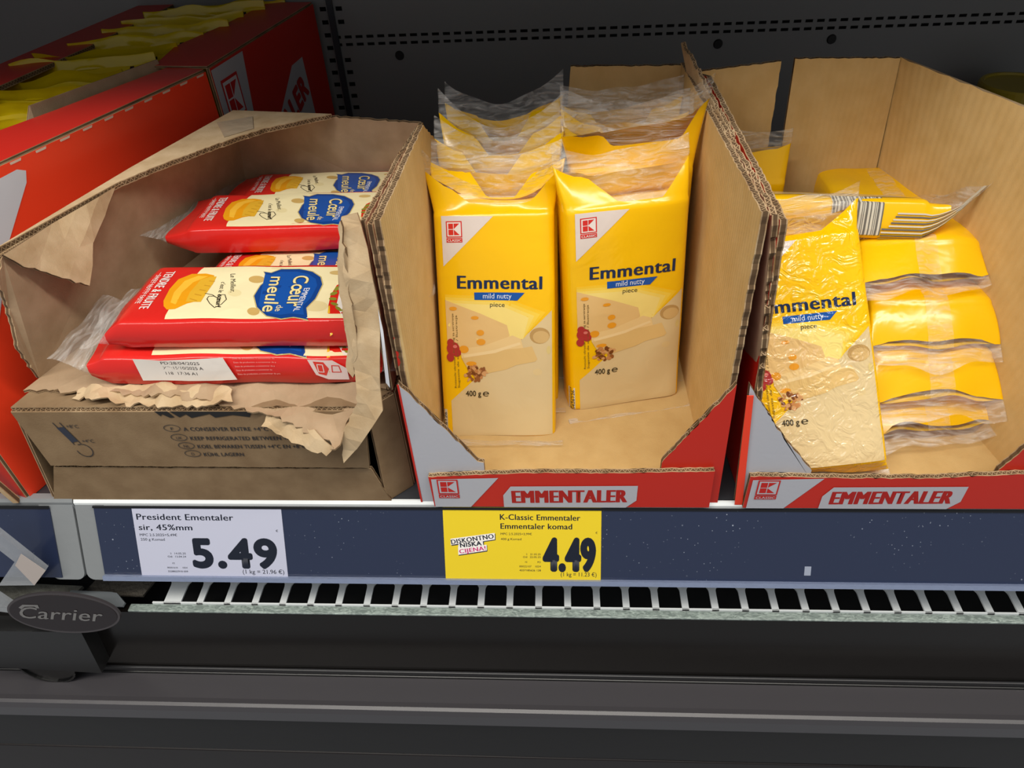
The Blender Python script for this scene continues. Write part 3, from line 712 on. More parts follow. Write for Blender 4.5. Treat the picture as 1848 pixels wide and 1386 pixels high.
def carton_front_art(parent, x_left, x_right, y, z0=.0, shift=0):
    T = lambda x, z: (x, z)
    A = Art(T)
    A.poly([(x_left+.0008, 0), (x_left+.026, 0), (x_left+.047, .0300), (x_left+.0008, .0285)], (178, 178, 184), 0)
    A.build('silver_corner', lambda u, v, e: Vector((u, y-e, v)), parent, lambda c: SILVER, step=0)
    A = Art(lambda px, py: (x_left+.0045+(px)/100*.0145, .0285-py/100*.0145)); klogo(A, 0, 0, 100, 100, (196, 36, 30), (188, 188, 194), True, 26)
    A.build('emblem', lambda u, v, e: Vector((u, y-e-.0002, v)), parent, ink, step=0)
    A = Art(T); a = x_left+.0495; b = x_left+.1415
    A.poly([(a, 0), (a, .0125), (a+.0055, .0215), (b, .0225), (b, .0075), (b-.007, 0)], (186, 186, 192), 0)
    A.text('EMMENTALER', (a+.0058, .0045), (b-.0062, .0058), .0135, (176, 32, 26), 1, .045)
    A.build('lettering', lambda u, v, e: Vector((u, y-e, v)), parent, ink, step=0)
carton_front_art(fp, -.0985, .0935, -.0074)

# --- right carton
rc = empty('display_carton', (.2, .13, 0), 'open right display carton with a fallen stack of yellow packets and a tall tan back', 'carton', 'red display cartons with cut-away fronts'); rc.matrix_world = Matrix.Identity(4)
X0 = .116; X1 = .3085
board('floor_panel', [(X0, .006, .002), (X1, .006, .002), (.275, .265, .002), (X0-.01, .265, .002)], .003, KFLOOR, KIN, parent=rc, flute=None)
board('side_panel', [(X0+.002, .003, .001), (X0-.008, .262, .001), (.100, .262, .209), (.0985+.008, .240, .213), (.105, .003, .213), (.111, .003, .11)], .004, KIN, RED, parent=rc, jag=(3, 4), seed=11)
board('side_panel', [(X0-.0025, .002, .09), (X0-.007, .20, .11), (.0985, .24, .21), (.1005, .004, .2155)], .0035, KIN, KBR, parent=rc, jag=(0, 2, 3), amp=.0017, seed=12)
board('torn_flap', [(.1005, .262, .19), (.102, .12, .19), (.102, .12, .212), (.0985, .20, .217), (.094, .25, .224), (.090, .275, .228)], .003, KTORN, KIN, parent=rc, jag=(2, 3, 4), amp=.002, seed=13)
def ruled(name, A0, B0, A1, B1, th, mf, mb, parent, n=24):
    A0, B0, A1, B1 = map(Vector, (A0, B0, A1, B1)); V = []; F = []; fm = []
    off = (B0-A0).cross(A1-A0).normalized()*th
    for o_ in (0, 1):
        for i in range(n+1):
            for j in range(n+1):
                a, b = i/n, j/n
                p = (A0.lerp(B0, a)).lerp(A1.lerp(B1, a), b)+off*o_
                if j == n and o_ == 0: p.z += .0006*math.sin(i*2.7)
                V.append(p)
    m = (n+1)*(n+1)
    for i in range(n):
        for j in range(n):
            q = (i*(n+1)+j, (i+1)*(n+1)+j, (i+1)*(n+1)+j+1, i*(n+1)+j+1)
            F.append(q[::-1]); fm.append(0); F.append(tuple(x+m for x in q)); fm.append(1)
    for i in range(n):
        for a, b in ((i*(n+1)+n, (i+1)*(n+1)+n), (i, i+1), (n*(n+1)+i+1, n*(n+1)+i)):
            F.append((a, b, b+m, a+m)); fm.append(2)
    return new(name, V, F, [mf, mb, KEDGE], parent, fm, smooth=False)
ruled('side_panel', (X1, .003, .001), (.274, .265, .001), (.336, .020, .215), (.257, .265, .215), .004, KIN, RED, rc)
board('back_panel', [(.182, .265, .001), (.272, .265, .001), (.257, .265, .215), (.1765, .265, .217), (.1815, .2655, .12)], .004, KIN, RED, parent=rc, jag=(2,), amp=.0004, seed=15)
board('back_panel', [(.104, .266, .001), (.172, .266, .001), (.170, .2665, .10), (.1665, .266, .215), (.099, .266, .209)], .004, KIN, RED, parent=rc, jag=(2, 3), amp=.0004, seed=16)
board('gusset', [(X0-.004, -.001, 0), (.130, -.001, 0), (.157, -.001, .026), (.157, -.001, .033), (.135, -.001, .060), (.1045, -.001, .107)], .004, SILVER, KIN, parent=rc, jag=(3, 4), amp=.0006, seed=17)
plate('red_fold', [(X0-.0125, -.0045, .1), (X0-.0045, -.0045, 0), (X0+.0008, -.0045, 0), (X0-.0085, -.0045, .1)], .0005, ORANGE, rc)
board('gusset', [(.280, -.001, 0), (X1+.004, -.001, 0), (X1+.002, -.001, .11), (.2765, -.001, .034), (.2765, -.001, .025)], .004, RED, KIN, parent=rc, jag=(2,), amp=.0006, seed=18)
fp2 = board('front_panel', [(.1165, -.0052, 0), (.320, -.0052, 0), (.316, -.0052, .0365), (.235, -.0052, .0300), (.18, -.0052, .0300), (.1165, -.0052, .0315)], .004, RED, KIN, parent=rc, jag=(2, 3, 4), amp=.0006, seed=19)
carton_front_art(fp2, .1178, .3, -.0074)
# far right neighbour: corner of a flap and a round yellow tub in the dark
nb = empty('neighbour_carton', (.36, .15, 0), 'torn tan corner of the next carton at the right edge, beside the right carton', 'carton'); nb.matrix_world = Matrix.Identity(4)
board('side_panel', [(.322, .128, .0), (.40, .05, .0), (.38, .05, .232), (.300, .145, .232), (.2985, .150, .218)], .004, KTORN, RED, parent=nb, jag=(2, 3, 4), seed=21)
tb = empty('round_tub', (.475, .46, 0), 'round tub with a yellow lid in the dark behind the right carton', 'tub')
def lathe(name, prof, mat, parent, n=36):
    V = [(r*math.cos(2*PI*i/n), r*math.sin(2*PI*i/n), z) for r, z in prof for i in range(n)]
    F = [(j*n+i, j*n+(i+1) % n, (j+1)*n+(i+1) % n, (j+1)*n+i) for j in range(len(prof)-1) for i in range(n)]+[tuple(range(n))[::-1], tuple(range((len(prof)-1)*n, len(prof)*n))]
    return new(name, V, F, mat, parent, smooth=False)
lathe('tub_body', [(.028, 0), (.034, .11), (.035, .118)], plain('tub_white', (150, 140, 120), .4), tb)
lathe('lid', [(.0365, .112), (.0375, .114), (.0375, .128), (.036, .130), (.033, .130), (.032, .128), (.001, .128)], plain('lid_yellow', (170, 150, 40), .4), tb)

# --- brown closed carton under the torn one
lc = empty('brown_carton', (-.25, .13, 0), 'closed brown lower carton printed with a thermometer and storage advice', 'carton'); lc.matrix_world = Matrix.Identity(4)
lf = board('front_panel', [(-.3660, -.0022, .038), (-.1400, -.0022, .036), (-.1345, -.0022, .0885), (-.3695, -.0022, .0885)], .004, KBOX, KBOX, parent=lc, jag=(0,), amp=.0003, seed=31)
board('lower_flap', [(-.3825, -.0012, .0), (-.1300, -.0012, .0), (-.1395, -.0012, .0335), (-.3665, -.0012, .0345)], .003, KBOX, KBOX, parent=lc, jag=(1, 2), amp=.0003, seed=32)
board('corner_fold', [(-.134, -.0015, .0), (-.1175, .014, .0), (-.1190, .014, .088), (-.1335, -.0010, .088)], .003, KBOX, KBOX, parent=lc, seed=33)
board('side_panel', [(-.1175, .015, .0), (-.1165, .27, .0), (-.1175, .27, .088), (-.1190, .015, .088)], .003, KBOX, KBOX, parent=lc, seed=34)
board('side_panel', [(-.383, -.001, .0), (-.3695, -.001, .0885), (-.305, .27, .088), (-.312, .27, .0)], .003, KBOX, KBOX, parent=lc, seed=35)
board('back_panel', [(-.312, .27, .0), (-.305, .27, .088), (-.1175, .27, .088), (-.1165, .27, .0)], .003, KBOX, KBOX, parent=lc, seed=36)
board('top_panel', [(-.3695, -.002, .0895), (-.1335, -.002, .0895), (-.119, .014, .0895), (-.1175, .27, .0895), (-.305, .27, .0895)], .003, KBOX, KBOX, parent=lc, jag=(0,), amp=.0004, seed=37)
BI = (46, 44, 46)
T = lambda x, y: (-.3690+(x-60)/1080*.2350*1.0, .0885-(y-768)/290*.0525)   # artwork traced 1848-wide crop of the panel
A = Art(lambda x, y: (-.3695+(x-(-48))/1633*.2350, .0895-(y-770)/282*.0530))
mm = .2350/1633
A.stroke([(122, 825), (163, 932)], 3.2*mm*1.5, BI, 1); A.stroke([(155, 825), (196, 925)], 3.2*mm*1.5, BI, 1)
A.poly([(126, 848), (162, 845), (190, 915), (158, 922)], (44, 48, 62), 1.5)
A.stroke([(196+38*math.cos(a), 962+32*math.sin(a)) for a in [math.radians(-115+24.2*i) for i in range(13)]], 4.5*mm, BI, 1)
A.text('+8°C', (176, 850), (234, 850), 21*mm, BI, 1); A.text('+4°C', (210, 922), (268, 922), 21*mm, BI, 1)
A.build('thermometer_print', lambda u, v, e: Vector((u, -.0043-e, v)), lf, lambda c: plain('box_ink_%d' % c[0], c, .8), step=0)
A = Art(A.T)
for s_, y, x, x2, c in (('A CONSERVER ENTRE +4°C ET +8°C', 865, 727, 1250, 'F'), ('KEEP REFRIGERATED BETWEEN +4°C AND +8°C', 910, 740, 1400, 'UK'), ('KOEL BEWAREN TUSSEN +4°C EN +8°C', 951, 757, 1274, 'NL'), ('KÜHL LAGERN', 991, 770, 964, 'D')):
    A.text(s_, (x, y), (x2, y), 24*mm, BI, 1, .018)
    cx, cy = x-52, y-13
    A.stroke([(cx+38*math.cos(2*PI*i/20), cy+16*math.sin(2*PI*i/20)) for i in range(20)], 3*mm, BI, 1, True)
    A.text(c, (cx-7*len(c), cy+9), (cx+7*len(c), cy+9), 18*mm, BI, 1)
A.poly([(630, 772), (690, 772), (712, 800), (690, 802), (660, 785), (650, 795)], (24, 22, 22), 1); A.poly([(700, 772), (1080, 774), (1060, 800), (985, 790), (900, 802), (880, 785), (790, 803), (770, 786), (735, 800)], (24, 22, 22), 1)
A.build('printed_advice', lambda u, v, e: Vector((u, -.0043-e, v)), lf, lambda c: plain('box_ink_%d' % c[0], c, .8), step=0)

# --- torn brown carton on top
tc_ = empty('torn_carton', (-.24, .14, .092), 'torn open brown carton holding red packets, on top of the lower brown carton', 'carton'); tc_.matrix_world = Matrix.Identity(4)
Z = .0925
def wob(a, f): return lambda p: a*noise.noise(p*f)
board('floor_panel', [(-.368, .012, .0925), (-.122, .012, .0925), (-.120, .262, .0925), (-.296, .266, .0925)], .002, KBR, KBR, parent=tc_, flute=None, jag=(0,), amp=.0015)
board('side_panel', [(-.366, .026, Z), (-.296, .268, Z), (-.285, .266, .185), (-.318, .150, .185), (-.347, .030, .185), (-.352, .022, .172), (-.3585, .026, .150), (-.362, .020, .125)], .0035, KBR, KBR, parent=tc_, jag=(4, 5, 6, 7), amp=.001, seed=41)
board('back_panel', [(-.296, .267, Z), (-.120, .262, Z), (-.1215, .247, .181), (-.196, .256, .185), (-.285, .266, .185)], .0035, KBR, KBR, parent=tc_, jag=(2, 3), amp=.0006, seed=42, flute=None)
board('side_panel', [(-.1205, .262, Z), (-.1195, .012, Z), (-.1165, .012, .212), (-.1200, .14, .196), (-.1215, .247, .181)], .0035, KBR, KTORN, parent=tc_, jag=(2, 3), seed=43)
# what is left of the top: strip torn along the fluting
board('top_strip', [(-.352, .026, .1865), (-.318, .1250, .1865), (-.3010, .153, .1865), (-.272, .192, .1865), (-.245, .222, .1865), (-.196, .252, .1865), (-.285, .268, .1865), (-.3205, .152, .1865)], .004, KTORN, KBR, parent=tc_, jag=(1, 2, 3, 4), amp=.0008, seed=44)
TC = [(-.3466,.0282,.186),(-.343,.0329,.1772),(-.3393,.0393,.1706),(-.334,.0468,.1599),(-.3258,.0597,.1446),(-.3253,.0714,.1534),(-.3257,.0817,.1645),(-.3227,.1032,.1741),(-.321,.122,.1858),(-.315,.1433,.1862)]
board('torn_corner', TC, .003, KTORN, KBR, parent=tc_, jag=(0, 1, 2, 3), amp=.0012, seed=45, disp=wob(.005, 40), step=.01, flute=None)
plate('tape_strip', [(-.288, .238, .1890), (-.2700, .205, .1890), (-.2520, .222, .1890), (-.262, .250, .1890)], .0002, plain('tape', (190, 170, 142), .25, coat=.4, bs=(90, .6, .002)), tc_)
hang = [(-.127, .015, .216), (-.129, .013, .205), (-.129, .010, .19), (-.131, .006, .165), (-.130, .003, .146), (-.134, .0, .131), (-.134, -.005, .103), (-.139, -.006, .094), (-.148, -.009, .080), (-.150, -.013, .057), (-.140, -.011, .067), (-.119, -.006, .097), (-.119, -.003, .112), (-.113, .005, .159), (-.1145, .012, .199), (-.118, .015, .218)]
board('hanging_flap', [(p[0], p[1]-.006, p[2]) for p in hang[::-1]][::-1], .0016, KTORN, KBR, parent=tc_, jag=(0, 1, 2, 3, 4, 5, 6, 7, 8), amp=.0009, seed=46, disp=wob(.004, 45), step=.01)
board('torn_edge_lip', [(-.1262, .006, .216), (-.1325, .004, .188), (-.1345, 0, .16), (-.1335, -.002, .14), (-.1385, -.004, .125), (-.1350, -.006, .118), (-.1290, -.004, .140), (-.1280, 0, .17)], .002, KTORN, KTORN, parent=tc_, jag=True, amp=.0011, seed=47)
tong = [(-.345, .010, .0945), (-.285, .004, .0945), (-.231, -.001, .0940), (-.202, -.006, .090), (-.168, -.017, .081), (-.155, -.020, .079), (-.154, -.024, .073), (-.148, -.022, .075), (-.145, -.011, .083), (-.138, .001, .092), (-.128, .012, .096), (-.232, .020, .0965), (-.330, .024, .0965)]
board('torn_tongue', tong, .0016, KBR, KTORN, parent=tc_, jag=(0, 1, 2, 3, 4, 5, 6), amp=.0022, seed=48, disp=wob(.004, 60), step=.008)
tong2 = [(-.330, .0035, .0950), (-.300, -.001, .0940), (-.262, -.0035, .0925), (-.236, -.0045, .0930), (-.218, -.003, .0945), (-.225, .010, .0965), (-.27, .013, .0975), (-.325, .012, .0965)]
board('torn_ply', tong2, .0012, KTORN, KTORN, parent=tc_, jag=True, amp=.002, seed=49, disp=wob(.005, 80), step=.007)
board('torn_ply', [(-.197, -.0050, .0880), (-.162, -.0170, .0815), (-.152, -.0245, .0760), (-.158, -.0265, .0700), (-.176, -.0190, .0740), (-.200, -.0105, .0815)], .001, KTORN, KTORN, parent=tc_, jag=True, amp=.0016, seed=50, disp=wob(.003, 80), step=.007)
board('white_liner', [(-.1130, -.002, .165), (-.1165, -.004, .112), (-.1145, -.004, .108), (-.1125, -.002, .150)], .0012, plain('liner_white', (235, 238, 245), .5), KBR, parent=tc_, flute=None)

# --- red cartons at the left
ra = empty('red_carton', (-.45, .16, 0), 'tall red carton of yellow bags at the left edge, creased red top strip', 'carton', 'red cartons of yellow bags'); ra.matrix_world = Matrix.Identity(4)
H = .215
a0 = Vector((-.403, -.0, 0)); a1 = Vector((-.309, .287, 0)); ud = (a1-a0).normalized(); pd = Vector((-ud.y, ud.x, 0))
zt = Vector((0, 0, H))
sp = board('side_panel', [a0, a1, a1+zt, a0+zt], .003, ORANGE, KIN, parent=ra, jag=(), flute=None)
b0 = a0+pd*.20; b1 = a1+pd*.20
board('side_panel', [b1, b0, b0+zt, b1+zt], .003, ORANGE, KIN, parent=ra, flute=None)
board('front_panel', [b0+Vector((0, 0, 0)), a0, a0+Vector((0, 0, .12)), a0+pd*.06+Vector((0, 0, .05)), b0+Vector((0, 0, .05))], .004, RED, KIN, parent=ra, seed=51)
board('cut_edge', [a0+Vector((-.009, -.004, 0)), a0+Vector((-.005, -.004, 0)), a0+Vector((-.016, -.004, .036)), a0+Vector((-.02, -.004, .036))], .004, KTORN, RED, parent=ra, seed=52)
board('floor_panel', [a0+Vector((0, 0, .002)), a1+Vector((0, 0, .002)), b1+Vector((0, 0, .002)), b0+Vector((0, 0, .002))], .003, KIN, KIN, parent=ra, flute=None)
zs_ = zt+Vector((0, 0, .001))
board('top_strip', [a0+zs_, a1+zs_, a1+pd*.036+zs_, a0+ud*.19+pd*.046+zs_, a0+ud*.13+pd*.054+zs_, a0+pd*.054+zs_], .002, plain('print_red_strip', (214, 44, 32), .3, coat=.3, bs=(30, .15, .002)), KIN, parent=ra, flute=None)
board('inner_flap', [a0+ud*.16+pd*.05+Vector((0, 0, .14)), a1+pd*.04+Vector((0, 0, .15)), a1+pd*.048+Vector((0, 0, .222)), a0+ud*.18+pd*.060+Vector((0, 0, .222)), a0+ud*.165+pd*.062+Vector((0, 0, .20))], .002, KBR, KBR, parent=ra, flute=None)
board('inner_flap', [a0+ud*.06+pd*.066+Vector((0, 0, .14)), a0+ud*.14+pd*.062+Vector((0, 0, .14)), a0+ud*.145+pd*.066+Vector((0, 0, .205)), a0+ud*.125+pd*.075+Vector((0, 0, .222)), a0+ud*.04+pd*.085+Vector((0, 0, .222))], .002, KBR, KBR, parent=ra, flute=None)
A = Art()
Lr = (a1-a0).length
A.poly([(.0, .09), (.0, .2045), (.108, .209), (.1135, .206), (.110, .199), (.079, .170), (.045, .125)], (214, 214, 220), 0)
A.build('silver_corner', lambda u, v, e: a0+ud*u+Vector((0, 0, v))-pd*(.0016+e), sp, lambda c: plain('print_white', (206, 208, 214), .35, bs=(200, .1, .0005)), step=0)
A = Art()
for i in range(11): A.poly([(.085+.0205*i, H-.0004), (.094+.0205*i, H-.0004), (.093+.0205*i, H-.0020), (.085+.0205*i, H-.0020)], (220, 190, 170), 0)
A.build('perforation', lambda u, v, e: a0+ud*u+Vector((0, 0, v))-pd*(.0016+e), sp, ink, step=0)
rb = empty('red_carton', (-.4, .4, 0), 'dark rear red carton with a silver emblem panel, against the back wall', 'carton', 'red cartons of yellow bags'); rb.matrix_world = Matrix.Identity(4)
c0 = Vector((-.3065, .290, 0)); c1 = Vector((-.2765, .520, 0)); u2 = (c1-c0).normalized(); p2 = Vector((-u2.y, u2.x, 0)); zt2 = Vector((0, 0, .2165))
sb = board('side_panel', [c0, c1, c1+zt2, c0+zt2], .003, RED, KIN, parent=rb, flute=None)
d0 = c0+p2*.20; d1 = c1+p2*.20
board('side_panel', [d1, d0, d0+zt2, d1+zt2], .003, RED, RED, parent=rb)
board('front_panel', [d0, c0, c0+Vector((0, 0, .15)), d0+Vector((0, 0, .15))], .003, RED, KIN, parent=rb, flute=None)
board('back_panel', [c1, d1, d1+zt2, c1+zt2], .003, RED, KIN, parent=rb, flute=None)
z2 = zt2+Vector((0, 0, .001))
board('top_strip', [c0+z2, c1+z2, c1+p2*.05+z2, c0+u2*.13+p2*.055+z2, c0+u2*.06+p2*.064+z2, c0+p2*.050+z2], .002, RED, KIN, parent=rb, flute=None)
board('top_strip', [c1+p2*.16+z2, d1+z2, d0+z2, d0-u2*.15+z2, d0-u2*.15-p2*.045+z2, c0+u2*.05+p2*.15+z2], .004, RED, RED, parent=rb)
A = Art()
A.poly([(.001, .13), (.001, .2145), (.060, .2145), (.045, .12), (.02, .08), (.008, .10)], (200, 200, 206), 0)
A.build('silver_corner', lambda u, v, e: c0+u2*u+Vector((0, 0, v))-p2*(.0016+e), sb, lambda c: SILVER, step=0)
A = Art()
A.poly([(.080, .120), (.100, .1410), (.150, .176), (.178, .177), (.182, .09), (.10, .09)], (188, 188, 194), 0)
A.build('silver_corner', lambda u, v, e: c0+u2*u+Vector((0, 0, v))-p2*(.0016+e), sb, lambda c: SILVER, step=0)
A = Art(lambda x, y: (.010+x/100*.030, .203-y/100*.036)); klogo(A, 0, 0, 100, 100, (190, 34, 30), (205, 205, 210), True, 24)
A.build('emblem', lambda u, v, e: c0+u2*u+Vector((0, 0, v))-p2*(.0018+e), sb, ink, step=0)
A = Art(); A.text('ALER', (.108, .118), (.176, .142), .024, (176, 32, 26), 2, .045)
A.build('lettering', lambda u, v, e: c0+u2*u+Vector((0, 0, v))-p2*(.0018+e), sb, ink, step=0)

# ---------------------------------------------------------------- yellow bags in the red cartons
rr = random.Random(5)
bagspots = []
for i in range(11):
    f = i/10
    cx = -.470+.105*f+rr.uniform(-.003, .003); cy = .165+.325*f
    bagspots.append((cx, cy, .150+.014*min(1, f*2)+rr.uniform(-.003, .003)))
ordn = ['nearest', 'second', 'third', 'fourth', 'fifth', 'sixth', 'seventh', 'eighth', 'ninth', 'tenth', 'farthest']
for i, (cx, cy, h) in enumerate(bagspots):
    dirx = Vector((1, .18+rr.uniform(-.06, .06), rr.uniform(-.02, .02)))
    root = empty('yellow_bag', mat=frame((cx, cy, .03), dirx, Vector((0, .12, 1))), label='%s of the dull yellow bags standing in the red cartons, counted from the front' % ordn[i], cat='food bag', group='yellow bags in the red cartons')
    pk = Pack(.125, h, .022, L=.022, fin=.009, top_bend=rr.uniform(-.004, .006), seed=i+40, wave=.002, wr=.0010, botL=.01, flare=0)
    pk.build(root, (206, 180, 14), None, block=False, seal=film((206, 180, 14)))
    A = Art(lambda x, y: (x, y)); A.poly([(.035, h+.010), (.0385, h+.010), (.042, h+.0215), (.0385, h+.0215)], (24, 22, 18), 0)
    A.build('hang_notch', pk.front, root, film)

# ---------------------------------------------------------------- packets in the middle carton
def sub(a, b): return Vector(a)-Vector(b)
def standing(label, xl, xr, y_b, y_t, z_t, seed, art, rot=0, **kw):
    """from block bottom line (y_b, z~0) to top line (y_t, z_t)"""
    v = Vector((0, y_t-y_b, z_t)); u = Vector((math.cos(rot), math.sin(rot), 0))
    # origin: bottom centre of the block, half a thickness behind the face
    wv = u.cross(v.normalized()); W = xr-xl; T = kw.get('T', .034)
    o = Vector(((xl+xr)/2, y_b, .003))-wv*(T/2)
    return emmental(o, u, v, label, art, seed, W=W, H=v.length-.003, botL=.006, **kw)
G = 'yellow packets standing in the middle carton'
standing('front left yellow packet leaning back, nearest in the middle carton', -.0995, -.0120, .060, .127, .160, 2, True, group=G, win=(.45, .3, .05), sag=.013, fold=True, flare=.12, top_bend=.010, wave=.004, L=.022, fin=.012, T=.032)
standing('front right yellow packet standing straighter in the middle carton, lettering tilted', -.0010, .0895, .098, .122, .166, 5, True, rot=.22, group=G, win=(.05, .34, .10), sag=.010, fold=True, flare=.10, top_bend=-.004, wave=.004, L=.024, fin=.012, T=.032)
rows = ['second', 'third', 'fourth', 'last']
for k in range(4):
    standing('%s yellow packet from the front in the left row of the middle carton' % rows[k], -.0995, -.0095, .100+.0435*k, [.139, .175, .213, .247][k], .162, 12+k, False, group=G, win=(.10, .21, [.04, -.05, .02, 0][k]), sag=.012, flare=.12, fold=True, top_bend=[-.006, -.010, -.004, -.012][k], wave=.0045, L=.024, fin=.013, T=.032, tip=rr.uniform(-.05, .05), wr=.001)
    standing('%s yellow packet from the front in the right row of the middle carton' % rows[k], -.0020, .0885, .141+.036*k, [.160, .189, .215, .248][k], [.174, .162, .162, .160][k], 21+k, False, group=G, win=([.5, .1, .1, .1][k], [.30, .20, .22, .24][k], [.1, -.02, .04, 0][k]), sag=[.002, .014, .012, .010][k], flare=.12, fold=True, top_bend=[.016, -.006, -.008, -.006][k], wave=.0045, L=[.036, .026, .026, .026][k], fin=.013, T=.030, tip=[.26, .04, -.02, .05][k], wr=.001)

# ---------------------------------------------------------------- packets in the right carton
G2 = 'yellow packets fallen over in the right carton'
root, pk = emmental((.1750, .025, .008), (.985, 0, .15), Vector((-.027, .108, .130)), 'yellow packet leaning at the left of the right carton, crinkled glossy face', True, 31, W=.086, H=.163, T=.030, group=G2, wet=True, win=(.05, .40, 0), top_bend=.006, sag=.006, L=.020, fin=.01, botL=.006, wr=.0009)
ys = [.066, .072, .094, .126]; xs_ = [.2635, .2600, .2580, .2530]
lab = ['bottom', 'second', 'third', 'fourth']
for k in range(4):
    root, pk = emmental((xs_[k], ys[k]+.012, .0205+.0302*k), (-1, .02*(k-1), 0), Vector((.01*k, 1, 0)), '%s of the yellow packets lying stacked in the right carton, back up' % lab[k], False, 50+k, W=.086, H=.128, T=.030, group=G2, botL=.026, bot_bend=[.004, .010, .010, .004][k], fin=.012, L=.010, wave=.003, wr=.0012, tip=[.12, 0, .05, .16][k])
    # back seal, clear strip running to the end
    sl = lambda u, v, e, pk=pk: pk.pos(u, v, -1, e)
    V = []; F = []; nn = 24
    for i in range(nn+1):
        v = -.026+.145*i/nn
        for u_, hh in ((-.008, .0006), (-.004, .0016), (0, .0010), (.004, .0020), (.008, .0006)): V.append(sl(u_-.003, v, hh+.0006*math.sin(i*1.9)))
    for i in range(nn):
        for j in range(4): F.append((i*5+j, i*5+j+1, (i+1)*5+j+1, (i+1)*5+j))
    new('back_seal', V, F, CLEAR, root, smooth=True)['label'] = 'clear film back seam'
    if k == 0:
        A = Art(); 
        for i in range(9): A.text('Najbolje upotrijebiti'[:rr.randint(8, 18)], (-.020-.0025*i, .030), (-.020-.0025*i, .012-rr.uniform(0, .006)), .0015, (120, 96, 20), 1)
        A.stroke([(.012, .022), (.017, .030), (.007, .030)], .0006, (120, 96, 20), 1, True)
        A.build('lettering', sl, root, lambda c: film(c))
# top packet lying across, barcode side towards the viewer
def lying_side_art(pk, root):
    pass
root, pk = emmental((.130, .181, .1290), Vector((0, -1, .42)), Vector((1, -.06, -.03)), 'yellow packet lying across the top of the stack with a striped barcode side', False, 61, W=.080, H=.125, T=.030, group=G2, top_bend=.016, L=.026, fin=.012, botL=.012, wave=.002, win=(.02, .6, 0))
# striped barcode wrapped on the near side of the block
V = []; F = []; fm = []; rs = random.Random(3)
def sidept(v, s, e):
    # s: -1 (bottom) .. 1 (top) over the near edge (u = +W/2)
    cu = (1-abs(s)**7)**(1/7); cw = s; a = s**3*PI/2
    p = Vector((pk.W/2*cu, v, pk.T/2*cw)); return p+Vector((1, 0, 0))*e+Vector((0, 0, 1))*e*math.sin(a)
v = .056
while v < .092:
    wd = rs.choice([.0006, .001, .0016]); c = rs.choice([0, 0, 1])
    c = len(F)//8 % 2
    i0 = len(V)
    for j in range(9): 
        s = -.97+1.93*j/8
        V.append(sidept(v, s, .0006)); V.append(sidept(v+wd, s, .0006))
    for j in range(8): F.append((i0+2*j, i0+2*j+1, i0+2*j+3, i0+2*j+2)); fm.append(c)
    v += wd
ln = []
for q in range(9):
    s0 = -.95+.15*q; i0 = len(V); vs_ = [.093+.003*q*(q > 3)*.4+(.160-.093)*i/14 for i in range(15)]
    for v in vs_:
        k_, t_, sg_ = pk.cs(v)
        for s1 in (s0, s0+.075):
            a = s1**3*PI/2; cu = (1-abs(s1)**7)**(1/7); cw = s1
            tt = min(t_, 1.5)
            V.append(Vector((pk.W/2*cu*(1+.06*tt)+.0007, v, pk.T/2*k_*cw+pk.tb*tt**1.6*1.0+.0004*math.sin(a))))
    for i in range(14): F.append((i0+2*i, i0+2*i+2, i0+2*i+3, i0+2*i+1)); fm.append(q % 2)
o = new('barcode_stripes', V, F, [film((214, 208, 190)), film((112, 108, 100))], root, fm)
A = Art(); A.poly([(-.036, .012), (.030, .012), (.030, .118), (-.036, .122)], CREAM, 0); A.poly([(-.036, .040), (-.010, .044), (-.010, .066), (-.036, .062)], YEL, 1)
A.poly([(-.030, .068), (0, .072), (-.008, .092), (-.028, .094)], (232, 194, 110), 1)
A.build('illustration', pk.front, root, film)
# packet behind at the left, only its end shows
standing('yellow packet with a clear end at the dark back left of the right carton', .105, .180, .222, .232, .130, 71, False, group=G2, top_bend=.0, wave=.004, L=.026, fin=.012, T=.026)

